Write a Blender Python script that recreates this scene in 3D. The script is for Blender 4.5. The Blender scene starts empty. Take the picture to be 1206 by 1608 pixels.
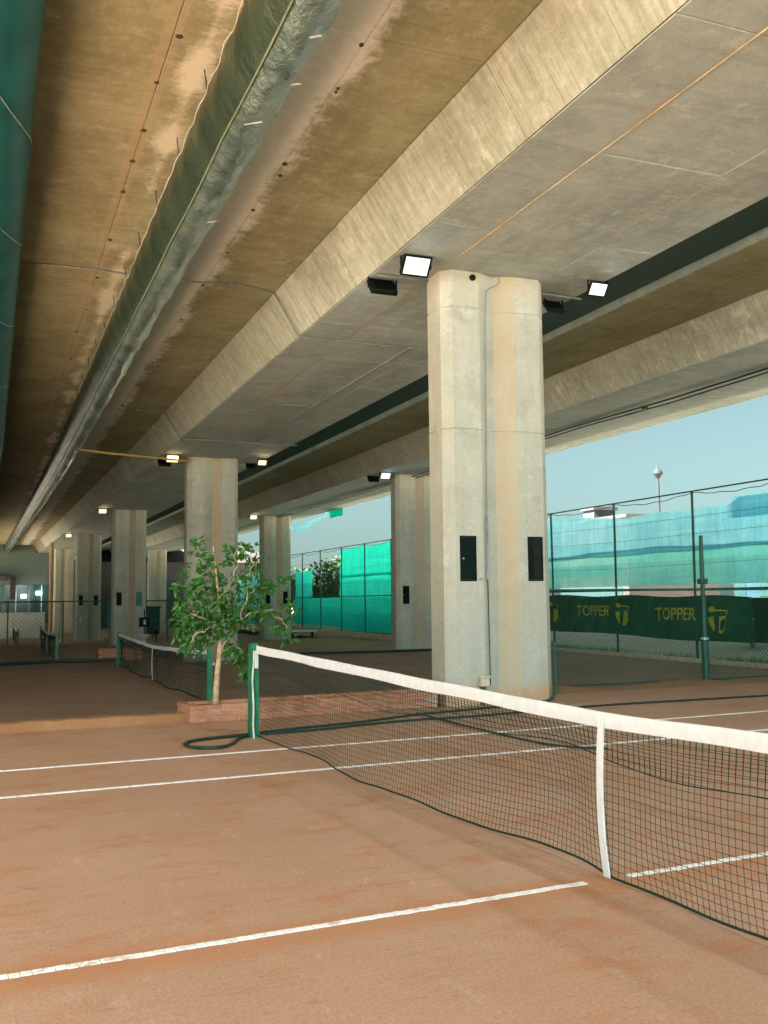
import bpy, bmesh, math, random
from mathutils import Vector, Matrix
random.seed(7)
sc = bpy.context.scene
COL = sc.collection

# ------------------------------------------------------------------ camera
H = 1.576
yaw, pit, rol = 0.382947, 0.08918, -0.010499
fw = Vector((math.sin(yaw)*math.cos(pit), math.cos(yaw)*math.cos(pit), math.sin(pit)))
rt = Vector((math.cos(yaw), -math.sin(yaw), 0.0)); up = rt.cross(fw)
r2 = rt*math.cos(rol) + up*math.sin(rol); u2 = -rt*math.sin(rol) + up*math.cos(rol)
cd = bpy.data.cameras.new('camera'); cam = bpy.data.objects.new('camera', cd); COL.objects.link(cam)
M4 = Matrix((r2, u2, -fw)).transposed().to_4x4(); M4.translation = Vector((0, 0, H)); cam.matrix_world = M4
cd.sensor_fit = 'VERTICAL'; cd.sensor_height = 36.0; cd.sensor_width = 27.0
cd.lens = 36.0*1536.6/1608.0; cd.clip_start = 0.05; cd.clip_end = 5000
sc.camera = cam
sc.render.resolution_x, sc.render.resolution_y = 768, 1024

# ------------------------------------------------------------------ sky, sun, exposure
SUN_EL, SUN_AZ = math.radians(43), math.radians(-98)      # azimuth from +Y towards +X
w = bpy.data.worlds.new('World'); sc.world = w; w.use_nodes = True
nt = w.node_tree; nt.nodes.clear()
sky = nt.nodes.new('ShaderNodeTexSky'); sky.sky_type = 'NISHITA'; sky.sun_disc = False
sky.sun_elevation = SUN_EL; sky.sun_rotation = SUN_AZ
sky.air_density = 1.0; sky.dust_density = 1.5; sky.ozone_density = 2.0; sky.altitude = 50
hs = nt.nodes.new('ShaderNodeHueSaturation'); hs.inputs['Saturation'].default_value = 0.35
mx = nt.nodes.new('ShaderNodeMix'); mx.data_type = 'RGBA'; mx.blend_type = 'MULTIPLY'; mx.inputs[0].default_value = 1.0
mx.inputs[7].default_value = (0.131, 0.185, 0.177, 1)
bg = nt.nodes.new('ShaderNodeBackground'); bg.inputs['Strength'].default_value = 0.055
wo = nt.nodes.new('ShaderNodeOutputWorld')
nt.links.new(sky.outputs[0], hs.inputs['Color']); nt.links.new(hs.outputs[0], mx.inputs[6])
nt.links.new(mx.outputs[2], bg.inputs['Color']); nt.links.new(bg.outputs[0], wo.inputs['Surface'])
sd = bpy.data.lights.new('sun', 'SUN'); sun = bpy.data.objects.new('sun', sd); COL.objects.link(sun)
sd.energy = 5.0; sd.angle = math.radians(2); sd.color = (1.0, 0.97, 0.91)
sdir = Vector((math.sin(SUN_AZ)*math.cos(SUN_EL), math.cos(SUN_AZ)*math.cos(SUN_EL), math.sin(SUN_EL)))
sun.rotation_euler = sdir.to_track_quat('Z', 'Y').to_euler()
sun.location = (-60, -10, 60)
vs = sc.view_settings
vs.view_transform = 'Standard'; vs.look = 'None'; vs.exposure = 3.72; vs.gamma = 1.0; vs.use_curve_mapping = False
sc.cycles.max_bounces = 8; sc.cycles.diffuse_bounces = 5; sc.cycles.transparent_max_bounces = 12
sc.cycles.use_denoising = True
FLOOD_W = 200.0                                          # watts of one floodlight

# ------------------------------------------------------------------ helpers
def link(o, parent=None):
    COL.objects.link(o)
    if parent is not None: o.parent = parent
    return o
def mesh(name, verts, faces, mat, parent=None, smooth=False, loc=None):
    me = bpy.data.meshes.new(name); me.from_pydata([tuple(v) for v in verts], [], faces); me.update()
    if mat: me.materials.append(mat)
    if smooth:
        for p in me.polygons: p.use_smooth = True
    o = bpy.data.objects.new(name, me)
    if loc: o.location = loc
    return link(o, parent)
def tag(o, label=None, cat=None, group=None, kind=None):
    if label: o['label'] = label
    if cat: o['category'] = cat
    if group: o['group'] = group
    if kind: o['kind'] = kind
    return o
def empty(name, loc=(0, 0, 0), rz=0.0):
    o = bpy.data.objects.new(name, None); o.location = loc; o.rotation_euler = (0, 0, rz); o.empty_display_size = 0.2
    return link(o)
def inst(name, me, parent=None, loc=(0, 0, 0), rot=(0, 0, 0)):
    o = bpy.data.objects.new(name, me); o.location = loc; o.rotation_euler = rot
    return link(o, parent)
def copy_tree(o, parent=None):
    c = o.copy(); COL.objects.link(c); c.parent = parent
    for ch in [x for x in bpy.data.objects if x.parent == o]: copy_tree(ch, c)
    return c
class MB:
    """collects simple shapes for one mesh"""
    def __init__(s): s.v = []; s.f = []
    def add(s, v, f):
        b = len(s.v); s.v += [tuple(x) for x in v]; s.f += [tuple(i+b for i in q) for q in f]; return s
    def box(s, x0, x1, y0, y1, z0, z1):
        return s.add([(x0,y0,z0),(x1,y0,z0),(x1,y1,z0),(x0,y1,z0),(x0,y0,z1),(x1,y0,z1),(x1,y1,z1),(x0,y1,z1)],
                     [(0,3,2,1),(4,5,6,7),(0,1,5,4),(1,2,6,5),(2,3,7,6),(3,0,4,7)])
    def bbox(s, x0, x1, y0, y1, z0, z1, b=0.01):
        """box with chamfered edges"""
        bm = bmesh.new(); bmesh.ops.create_cube(bm, size=1)
        for q in bm.verts: q.co = Vector(((x0+x1)/2+q.co.x*(x1-x0), (y0+y1)/2+q.co.y*(y1-y0), (z0+z1)/2+q.co.z*(z1-z0)))
        bmesh.ops.bevel(bm, geom=bm.edges[:], offset=b, segments=1, affect='EDGES')
        bm.verts.index_update(); s.add([q.co[:] for q in bm.verts], [[q.index for q in f.verts] for f in bm.faces]); bm.free(); return s
    def tube(s, pts, r, n=6, caps=True):
        pts = [Vector(q) for q in pts]; rad = r if isinstance(r, (list, tuple)) else [r]*len(pts)
        ref = None; rings = []
        for i, q in enumerate(pts):
            d = (pts[min(i+1, len(pts)-1)] - pts[max(i-1, 0)])
            if d.length < 1e-9: d = Vector((0, 0, 1))
            d.normalize()
            if ref is None: ref = Vector((0, 0, 1)) if abs(d.z) < 0.9 else Vector((1, 0, 0))
            a = (ref - d*ref.dot(d)).normalized(); ref = a; b = d.cross(a)
            rings.append([q + (a*math.cos(2*math.pi*k/n) + b*math.sin(2*math.pi*k/n))*rad[i] for k in range(n)])
        v = [x for rg in rings for x in rg]; f = []
        for i in range(len(pts)-1):
            for k in range(n):
                f.append((i*n+k, i*n+(k+1) % n, (i+1)*n+(k+1) % n, (i+1)*n+k))
        if caps: f.append(tuple(reversed(range(n)))); f.append(tuple((len(pts)-1)*n+k for k in range(n)))
        return s.add(v, f)
    def prism(s, poly, z0, z1, z0f=None):
        n = len(poly)
        return s.add([(x, y, z0) for x, y in poly]+[(x, y, z1) for x, y in poly],
                     [tuple(reversed(range(n))), tuple(range(n, 2*n))]+[(i, (i+1) % n, n+(i+1) % n, n+i) for i in range(n)])
    def build(s, name, mat, parent=None, smooth=False, loc=None):
        return mesh(name, s.v, s.f, mat, parent, smooth, loc)
def bend(y):
    return 0.0 if y < 33 else 0.016*(y-33)**2/((y-33)+20)
def chaikin(p, n=2):
    p = [Vector(q) for q in p]
    for _ in range(n):
        o = [p[0]]
        for a, b in zip(p, p[1:]): o += [a*0.75+b*0.25, a*0.25+b*0.75]
        o.append(p[-1]); p = o
    return p

# ------------------------------------------------------------------ materials
class N:
    def __init__(s, name):
        s.m = bpy.data.materials.new(name); s.m.use_nodes = True; s.t = s.m.node_tree
        s.b = s.t.nodes['Principled BSDF']; s.o = s.t.nodes['Material Output']; s.pos = None
    def n(s, t, **k):
        x = s.t.nodes.new(t)
        for a, b in k.items(): setattr(x, a, b)
        return x
    def L(s, a, b): s.t.links.new(a, b)
    def P(s, scale=(1, 1, 1), loc=(0, 0, 0)):
        if s.pos is None: s.pos = s.n('ShaderNodeNewGeometry').outputs['Position']
        q = s.n('ShaderNodeMapping'); q.inputs['Scale'].default_value = scale; q.inputs['Location'].default_value = loc
        s.L(s.pos, q.inputs['Vector']); return q.outputs[0]
    def noise(s, sc_=1.0, det=4, rough=.55, scale=(1, 1, 1), loc=(0, 0, 0)):
        q = s.n('ShaderNodeTexNoise'); q.inputs['Scale'].default_value = sc_; q.inputs['Detail'].default_value = det; q.inputs['Roughness'].default_value = rough
        s.L(s.P(scale, loc), q.inputs['Vector']); return q.outputs['Fac']
    def ramp(s, v, lo, hi, a=0.0, b=1.0, smooth=True):
        q = s.n('ShaderNodeMapRange'); q.interpolation_type = 'SMOOTHSTEP' if smooth else 'LINEAR'
        for i, x in zip(('From Min', 'From Max', 'To Min', 'To Max'), (lo, hi, a, b)): q.inputs[i].default_value = x
        s.L(v, q.inputs['Value']); return q.outputs[0]
    def math(s, op, a, b=None):
        q = s.n('ShaderNodeMath', operation=op)
        for i, x in enumerate((a, b)):
            if x is None: continue
            if isinstance(x, (int, float)): q.inputs[i].default_value = x
            else: s.L(x, q.inputs[i])
        return q.outputs[0]
    def mix(s, f, a, b, mode='MIX'):
        q = s.n('ShaderNodeMix', data_type='RGBA', blend_type=mode)
        for i, x in ((0, f), (6, a), (7, b)):
            if isinstance(x, (int, float)): q.inputs[i].default_value = x
            elif isinstance(x, tuple): q.inputs[i].default_value = x if len(x) == 4 else x+(1,)
            else: s.L(x, q.inputs[i])
        return q.outputs[2]
    def col(s, c):
        if isinstance(c, tuple): s.b.inputs['Base Color'].default_value = c+(1,)
        else: s.L(c, s.b.inputs['Base Color'])
    def bump(s, h, st=0.3, dist=0.01):
        q = s.n('ShaderNodeBump'); q.inputs['Strength'].default_value = st; q.inputs['Distance'].default_value = dist
        s.L(h, q.inputs['Height']); s.L(q.outputs[0], s.b.inputs['Normal']); return q
    def sep(s, axis):
        q = s.n('ShaderNodeSeparateXYZ'); s.L(s.P(), q.inputs[0]); return q.outputs[axis]
    def rough(s, r, spec=None, metal=None):
        s.b.inputs['Roughness'].default_value = r
        if spec is not None: s.b.inputs['Specular IOR Level'].default_value = spec
        if metal is not None: s.b.inputs['Metallic'].default_value = metal
        return s.m
def plain(name, c, rough=.6, spec=.3, metal=0.0, var=.18, sc_=6.0, bump=0.0):
    k = N(name); f = k.noise(sc_, 5)
    k.col(k.mix(k.ramp(f, .3, .7), tuple(x*(1-var) for x in c), tuple(min(1, x*(1+var)) for x in c)))
    if bump: k.bump(k.noise(sc_*12, 3), bump, .004)
    return k.rough(rough, spec, metal)
def emis(name, c, st):
    k = N(name); k.col((.8, .8, .8)); k.b.inputs['Emission Color'].default_value = c+(1,); k.b.inputs['Emission Strength'].default_value = st
    return k.rough(.3)
def concrete(name, base, dark, light, streak, stain=None, rough=.85, bs=.35, gs=.28):
    """board-marked concrete; streak = anisotropic scale of the board grain in world axes"""
    k = N(name)
    big = k.noise(.55, 5, .6); mid = k.noise(2.6, 6, .65); grain = k.noise(1.0, 5, .6, streak); fine = k.noise(38, 3, .6)
    c = k.mix(k.ramp(big, .32, .68), dark, base)
    c = k.mix(k.ramp(mid, .48, .78, 0, .55), c, light)
    c = k.mix(k.ramp(grain, .30, .62, gs, 0), c, tuple(x*.62 for x in dark))
    m2 = k.noise(7, 5, .7); c = k.mix(k.ramp(m2, .45, .72, 0, .4), c, light)
    m3 = k.noise(.9, 6, .7, (1, 1, 1), (11, 5, 2)); c = k.mix(k.ramp(m3, .52, .7, 0, .4), c, tuple(x*.7 for x in dark))
    c = k.mix(k.ramp(fine, .3, .75, .22, 0), c, tuple(x*.5 for x in dark))
    blot = k.noise(1.5, 3, .5, (1, 1, 1), (7, 3, 1))
    c = k.mix(k.ramp(blot, .66, .74, 0, .35), c, tuple(x*.6 for x in dark))
    wet = k.noise(.8, 7, .75, (1.6, .5, 1.6), (5, 5, 5)); c = k.mix(k.ramp(wet, .50, .66, 0, .45), c, tuple(x*.62 for x in dark))
    chalk = k.noise(2.1, 8, .8, (.8, 1.1, .8), (2, 8, 3)); c = k.mix(k.ramp(chalk, .54, .68, 0, .5), c, tuple(min(.85, x*1.12) for x in light))
    spots = k.noise(19, 2, .5, (1, 1, 1), (9, 1, 4)); c = k.mix(k.ramp(spots, .70, .76, 0, .55), c, tuple(x*.45 for x in dark))
    rnd = k.n('ShaderNodeObjectInfo').outputs['Random']; c = k.mix(k.ramp(rnd, 0, 1, 0, .22, False), c, tuple(x*.75 for x in dark))
    if stain: c = stain(k, c)
    k.col(c)
    hgt = k.math('ADD', k.math('MULTIPLY', grain, 1.0), k.math('MULTIPLY', fine, .35))
    k.bump(hgt, bs, .012)
    return k.rough(rough, .25)

def slab_stain(k, c):
    X = k.sep(0); Y = k.sep(1)
    nz = k.noise(1.1, 5, .6, (1, .55, 1), (3, 0, 0)); nf = k.noise(6, 4, .6)
    # pale lime strip beside the row of holes
    d = k.math('ABSOLUTE', k.math('SUBTRACT', X, 3.22))
    a = k.math('SUBTRACT', k.math('ADD', k.math('MULTIPLY', nz, 1.35), k.math('MULTIPLY', nf, .22)), k.math('MULTIPLY', d, 1.55))
    c = k.mix(k.ramp(k.math('ADD', a, k.math('MULTIPLY', k.math('SUBTRACT', k.noise(7, 7, .75), .5), .8)), .0, .45, 0, .96), c, k.mix(k.ramp(k.noise(9, 6, .7), .35, .65), (.80, .87, .78), (.90, .95, .88)))
    d2 = k.math('ABSOLUTE', k.math('SUBTRACT', X, 1.98))
    nb = k.noise(.9, 3, .5, (1, 1, 1), (0, 5, 0))
    a2 = k.math('SUBTRACT', nb, k.math('MULTIPLY', d2, 1.0))
    c = k.mix(k.ramp(k.math('ADD', a2, k.math('MULTIPLY', k.math('SUBTRACT', k.noise(14, 5, .7), .5), .3)), .34, .56, 0, .85), c, (.74, .73, .59))
    # patched groove strip with plugs
    d3 = k.math('ABSOLUTE', k.math('SUBTRACT', X, 1.60))
    c = k.mix(k.ramp(d3, .09, .11, .30, 0), c, (.50, .40, .27))
    return c
def soffit_stain(k, c):
    X = k.sep(0)
    d = k.math('ABSOLUTE', k.math('SUBTRACT', X, 6.30)); nz = k.noise(1.5, 4, .6, (1, .4, 1))
    a = k.math('SUBTRACT', nz, k.math('MULTIPLY', d, 1.2))
    return k.mix(k.ramp(a, .36, .6, 0, .5), c, (.50, .38, .24))
def pier_dirt_tone(k, c, base=True):
    Z = k.sep(2); nz = k.noise(3.5, 5, .6)
    a = k.math('SUBTRACT', k.math('MULTIPLY', nz, .5), k.math('ABSOLUTE', k.math('ADD', Z, .05)))
    if base: c = k.mix(k.ramp(a, -.16, .12, 0, .75), c, (.50, .27, .12))
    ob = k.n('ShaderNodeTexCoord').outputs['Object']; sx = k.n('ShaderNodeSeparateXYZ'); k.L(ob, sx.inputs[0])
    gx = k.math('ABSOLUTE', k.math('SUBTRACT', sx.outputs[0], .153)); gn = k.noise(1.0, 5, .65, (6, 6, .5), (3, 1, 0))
    c = k.mix(k.math('MULTIPLY', k.ramp(gx, .145, .16, 1, 0), k.ramp(gn, .25, .6, .35, .75)), c, (.45, .355, .22))   # tan tone on the right wall of the groove
    st = k.noise(1.0, 4, .6, (9, 9, .35)); c = k.mix(k.ramp(st, .55, .75, 0, .28), c, (.50, .42, .30))
    t = k.ramp(Z, 6.0, 6.6, 0, .5); c = k.mix(k.math('MULTIPLY', t, k.ramp(k.noise(5, 4), .4, .65)), c, (.46, .35, .20))
    return c
M = {}
M['slab'] = concrete('brown_slab_concrete', (.435, .455, .285), (.315, .315, .18), (.54, .57, .41), (.35, 9, 1), slab_stain, gs=.30)
M['soffit'] = concrete('grey_soffit_concrete', (.475, .555, .53), (.345, .41, .385), (.60, .68, .65), (.45, 7, 1), soffit_stain)
M['web'] = concrete('board_marked_concrete', (.545, .60, .505), (.39, .42, .325), (.72, .78, .71), (1.1, 13, 1.1), None, bs=.5, gs=.62)
M['core'] = concrete('deck_concrete', (.34, .30, .22), (.25, .22, .15), (.42, .38, .30), (.5, 6, 1))
M['pier'] = concrete('pale_pier_concrete', (.50, .505, .42), (.44, .44, .35), (.57, .58, .50), (5, 5, .4), pier_dirt_tone, bs=.2)
M['pier_far'] = concrete('pier_concrete_far', (.50, .505, .42), (.44, .44, .35), (.57, .58, .50), (5, 5, .4), lambda k, c: pier_dirt_tone(k, c, False), bs=.2)
def clay(name, a, b, c2, greyer, marks=1.0, fringe=False):
    k = N(name)
    big = k.noise(.45, 5, .6); mid = k.noise(1.7, 7, .72, (.6, 1, 1)); fine = k.noise(55, 4, .75); dots = k.noise(150, 2, .8)
    c = k.mix(k.ramp(big, .33, .67), a, b)
    c = k.mix(k.ramp(mid, .50, .66, 0, .75*marks), c, c2)
    scuff = k.noise(5, 6, .8, (.5, 1.6, 1), (4, 9, 0)); c = k.mix(k.ramp(scuff, .55, .68, 0, .5*marks), c, tuple(x*.78 for x in c2))
    pale = k.noise(3.2, 6, .75, (1.4, .6, 1), (1, 2, 0)); c = k.mix(k.ramp(pale, .56, .72, 0, .45*marks), c, greyer)
    brush = k.noise(1, 3, .6, (2, 46, 2)); c = k.mix(k.ramp(brush, .5, .75, 0, .18*marks), c, tuple(x*.7 for x in a))
    c = k.mix(k.ramp(fine, .36, .62, .42, 0), c, tuple(x*.5 for x in a))
    grit = k.noise(26, 5, .8, (1, 1, 1), (3, 7, 0)); c = k.mix(k.ramp(grit, .56, .68, 0, .16), c, tuple(x*.62 for x in a))
    c = k.mix(k.ramp(dots, .58, .72, 0, .5), c, greyer)
    if fringe:   # red dust swept up along the centre line tape
        vv = k.math('ADD', k.math('MULTIPLY', k.math('SUBTRACT', k.sep(0), 3.253), -.0575), k.math('MULTIPLY', k.math('SUBTRACT', k.sep(1), 4.77), .9983))
        e_ = k.math('SUBTRACT', k.math('MULTIPLY', k.noise(4, 6, .75), .38), k.math('ABSOLUTE', k.math('ADD', vv, .04)))
        c = k.mix(k.ramp(e_, -.10, .12, 0, .7), c, (.43, .19, .085))
    k.col(c); k.bump(k.math('ADD', k.math('ADD', fine, k.math('MULTIPLY', mid, .8)), k.math('MULTIPLY', scuff, .6)), .55, .008)
    return k.rough(.9, .25)
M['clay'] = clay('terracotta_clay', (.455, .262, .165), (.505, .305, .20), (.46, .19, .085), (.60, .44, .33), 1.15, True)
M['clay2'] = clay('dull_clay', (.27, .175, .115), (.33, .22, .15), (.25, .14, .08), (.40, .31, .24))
M['berm'] = clay('dirt_berm', (.30, .17, .09), (.38, .22, .11), (.25, .13, .06), (.45, .32, .2))
M['kerb'] = clay('clay_kerb', (.33, .15, .065), (.38, .19, .085), (.29, .12, .045), (.46, .30, .18))
M['sand'] = clay('pale_sand', (.46, .40, .30), (.54, .47, .36), (.42, .35, .26), (.6, .55, .45))
M['bank'] = clay('beige_bank', (.60, .50, .35), (.66, .57, .42), (.52, .42, .29), (.7, .64, .52))
M['soil'] = clay('planter_soil', (.17, .10, .06), (.22, .13, .08), (.13, .08, .05), (.3, .2, .12))
M['brick'] = N('red_brick')
_k = M['brick']; _r = _k.n('ShaderNodeObjectInfo').outputs['Random']
_c = _k.mix(_r, (.34, .125, .06), (.46, .205, .11)); _c = _k.mix(_k.ramp(_k.noise(14, 5), .4, .75, 0, .4), _c, (.50, .34, .24)); _k.col(_c); _k.bump(_k.noise(70, 3), .4, .005); M['brick'] = _k.rough(.9, .2)
M['mortar'] = plain('mortar', (.42, .33, .25), .95)
M['greenpost'] = plain('green_enamel', (.006, .155, .062), .45, .4, var=.25, sc_=9)
M['steel_green'] = plain('dark_green_steel', (.006, .075, .048), .5, .4)
M['cord'] = plain('net_cord', (.012, .035, .024), .8, .2)
M['white'] = plain('white_canvas', (.68, .69, .69), .85, .2, var=.05, sc_=14, bump=.15)
M['rope'] = plain('white_rope', (.62, .63, .60), .85)
_k = N('white_line_tape'); _c = _k.mix(_k.ramp(_k.noise(30, 4), .3, .7), (.74, .74, .71), (.84, .84, .82))
_c = _k.mix(_k.ramp(_k.noise(9, 6, .75), .50, .68, 0, .8), _c, (.50, .29, .18)); _k.col(_c); M['tape'] = _k.rough(.75, .25)   # dusted with clay
M['hose'] = plain('dark_hose', (.010, .032, .024), .4, .45)
M['black'] = plain('black_metal', (.006, .009, .008), .5, .15)
M['cab'] = plain('cabinet_dark', (.002, .010, .006), .6, .08)
M['galv'] = plain('galvanised', (.33, .38, .38), .45, .5, .4)
M['shade_green'] = plain('dark_green_shade', (.004, .035, .024), .6, .2)  # shade between the decks put into a dark colour
M['plug'] = plain('grey_brown_plug', (.10, .085, .06), .9, .1)
M['mast'] = plain('weathered_steel_mast', (.024, .034, .036), .7, .2)
M['conduit'] = plain('grey_conduit', (.17, .22, .20), .55, .4)
M['beige'] = plain('beige_box', (.55, .48, .36), .6)
M['rust'] = plain('rust_strip', (.44, .36, .23), .8, var=.3, sc_=3)
M['yellow'] = plain('yellow_pipe', (.30, .235, .07), .5, .4)
M['lens'] = emis('lamp_lens_white', (.95, 1.0, .98), .085)
M['lens_warm'] = emis('lamp_lens_warm', (1.0, .70, .34), .14)
M['bark'] = plain('pale_bark', (.42, .30, .18), .9, .2, var=.25, sc_=18, bump=.4)
def leafm(name, a, b, tr):
    k = N(name); f = k.noise(19, 3); c = k.mix(k.ramp(f, .35, .65), a, b); k.col(c); k.rough(.42, .45)
    tb = k.n('ShaderNodeBsdfTranslucent'); tb.inputs['Color'].default_value = tr+(1,)
    ms = k.n('ShaderNodeMixShader'); ms.inputs[0].default_value = .28
    k.L(k.b.outputs[0], ms.inputs[1]); k.L(tb.outputs[0], ms.inputs[2]); k.L(ms.outputs[0], k.o.inputs[0]); return k.m
M['leaf'] = leafm('ficus_leaf', (.016, .085, .013), (.065, .20, .035), (.10, .32, .035))
M['leaf2'] = leafm('far_leaf', (.03, .10, .03), (.08, .17, .05), (.08, .2, .04))
M['grass'] = leafm('grass_blade', (.09, .24, .05), (.17, .34, .09), (.14, .34, .07))
def cloth(name, a, b, trans, through, weave=(1, 1, 1)):
    k = N(name); f = k.noise(1.2, 5, .6, weave); g = k.noise(22, 3, .7, (1, 1, .25))
    c = k.mix(k.ramp(f, .3, .7), a, b); c = k.mix(k.ramp(g, .35, .7, .22, 0), c, tuple(x*.5 for x in a)); st_ = k.noise(1, 5, .7, (1, 9, .35)); c = k.mix(k.ramp(st_, .42, .68, 0, .4), c, tuple(x*.62 for x in a)); hz = k.noise(1, 4, .6, (1, .3, 5)); c = k.mix(k.ramp(hz, .5, .7, 0, .3), c, tuple(min(1, x*1.25) for x in b)); k.col(c); k.rough(.8, .15)
    tb = k.n('ShaderNodeBsdfTranslucent'); k.L(c, tb.inputs['Color'])
    ms = k.n('ShaderNodeMixShader'); ms.inputs[0].default_value = trans
    k.L(k.b.outputs[0], ms.inputs[1]); k.L(tb.outputs[0], ms.inputs[2])
    tp = k.n('ShaderNodeBsdfTransparent'); m2 = k.n('ShaderNodeMixShader'); m2.inputs[0].default_value = through
    k.L(ms.outputs[0], m2.inputs[1]); k.L(tp.outputs[0], m2.inputs[2]); k.L(m2.outputs[0], k.o.inputs[0]); return k.m
M['screen_blue'] = cloth('pale_blue_screen', (.17, .58, .78), (.24, .68, .88), .72, .10)
M['screen_green'] = cloth('sea_green_screen', (.12, .62, .62), (.2, .72, .70), .7, .10)
M['tarp'] = cloth('turquoise_tarp', (.015, .72, .60), (.03, .80, .70), .78, 0.0)
M['tarp2'] = cloth('green_tarp', (.012, .62, .46), (.02, .72, .55), .75, 0.0)
M['banner'] = plain('banner_green', (.010, .085, .045), .6, .3, var=.2, sc_=3)
M['yellowprint'] = plain('yellow_print', (.36, .40, .03), .7, .2)
M['film'] = N('green_plastic_film')
_k = M['film']; _k.col(_k.mix(_k.ramp(_k.noise(2.2, 5), .3, .7), (.12, .20, .185), (.26, .37, .345)))
_k.bump(_k.noise(1, 6, .65, (9, 5, 9)), 1.0, .05); M['film'] = _k.rough(.22, .7, .65)
M['flap'] = N('green_mesh_flap')
_k = M['flap']; _k.col(_k.mix(_k.ramp(_k.noise(2, 5), .3, .7), (.016, .034, .021), (.036, .062, .038)))
_k.bump(_k.noise(1, 4, .6, (6, 6, 6)), .7, .04); M['flap'] = _k.rough(.32, .6)
M['teal_film'] = N('teal_film')
_k = M['teal_film']; _k.col(_k.mix(_k.ramp(_k.noise(1.4, 5), .3, .7), (.004, .06, .06), (.010, .10, .10)))
_k.bump(_k.noise(1, 5, .6, (8, 2.0, 8)), .35, .02); M['teal_film'] = _k.rough(.5, .2)
M['wallwhite'] = plain('white_render', (.62, .66, .62), .85, .2, var=.1, sc_=1.5)
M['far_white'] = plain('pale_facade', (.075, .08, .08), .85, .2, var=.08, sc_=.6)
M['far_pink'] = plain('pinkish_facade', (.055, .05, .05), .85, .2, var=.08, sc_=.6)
M['far_blue'] = plain('blue_cladding', (.014, .045, .06), .7, .2, var=.1, sc_=.6)
M['glass'] = plain('dark_glass', (.02, .05, .05), .12, .6)
M['teal'] = plain('teal_paint', (.03, .22, .24), .5)
M['redsign'] = plain('red_paint', (.25, .06, .05), .5)
M['shirt'] = plain('blue_shirt', (.03, .10, .26), .9)
M['trouser'] = plain('dark_trousers', (.012, .016, .022), .9)
M['skin'] = plain('skin', (.32, .19, .12), .7)
M['hair'] = plain('dark_hair', (.015, .012, .010), .8)

# ------------------------------------------------------------------ terrain and terraces
g = MB(); g.add([(-1500, -1500, -1.32), (1500, -1500, -1.32), (1500, 1500, -1.32), (-1500, 1500, -1.32)], [(0, 1, 2, 3)])
tag(g.build('ground', M['sand']), kind='structure')
t = MB(); t.box(-10.5, 6.4, -25, 13.12, -.9, 0); t.box(6.4, 20.4, -25, 14.62, -.9, 0); tag(t.build('court_terrace', M['clay']), kind='structure')
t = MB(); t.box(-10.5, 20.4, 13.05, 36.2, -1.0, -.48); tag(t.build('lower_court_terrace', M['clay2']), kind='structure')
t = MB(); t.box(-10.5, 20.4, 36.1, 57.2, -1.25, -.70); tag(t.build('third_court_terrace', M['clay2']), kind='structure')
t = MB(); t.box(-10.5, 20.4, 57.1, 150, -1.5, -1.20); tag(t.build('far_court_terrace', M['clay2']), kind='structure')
# sandy bank outside the boundary fence
v = []; f = []; ys = [-30+4*i for i in range(46)]
prof = [(20.4, -.62), (20.75, -.46), (21.6, -.34), (24, -.02), (28, .25), (36, .4), (160, .4)]
for y in ys:
    for i, (x, z) in enumerate(prof): v.append((x, y, z + (random.uniform(-.03, .03) if 1 < i < 6 else 0)))
n = len(prof)
for j in range(len(ys)-1):
    for i in range(n-1): f.append((j*n+i, j*n+i+1, (j+1)*n+i+1, (j+1)*n+i))
tag(mesh('sandy_bank', v, f, M['bank'], smooth=True), kind='structure')
kb = MB()
for i in range(40): kb.bbox(20.44, 20.58, -6+2.5*i, -6+2.5*i+2.48, -.9, -.36, .012)
tag(kb.build('fence_kerb', M['beige']), kind='structure')
# dirt ridge where the near terrace ends, right of the big pier
v = []; f = []; nx = 60
for i in range(nx+1):
    x = 8.3 + (20.3-8.3)*i/nx; hh = .05+.035*math.sin(x*2.3)+random.uniform(-.012, .012)
    for dy, zz in ((-.55, .002), (-.25, hh*.7), (-.02, hh), (.10, hh*.4), (.16, -.5)): v.append((x, 14.62+dy+.02*math.sin(x*5), zz))
for i in range(nx):
    for j in range(4): f.append((i*5+j, (i+1)*5+j, (i+1)*5+j+1, i*5+j+1))
tag(mesh('dirt_ridge', v, f, M['berm'], smooth=True), kind='structure')
# clay-covered kerb left of the planter
v = []; f = []; nx = 70
for i in range(nx+1):
    x = -10 + (2.42+10)*i/nx; y0 = 12.96+.055*(x-0.16); e = random.uniform(-.008, .008)
    for dy, zz in ((-.02, -.02), (0, .03+e), (.03, .105+e), (.10, .12+e), (.2, .11), (.24, -.45)): v.append((x, y0+dy+e, zz))
for i in range(nx):
    for j in range(5): f.append((i*6+j, (i+1)*6+j, (i+1)*6+j+1, i*6+j+1))
tag(mesh('court_kerb', v, f, M['kerb'], smooth=False), 'low orange clay kerb along the court edge left of the planter', 'kerb')

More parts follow.
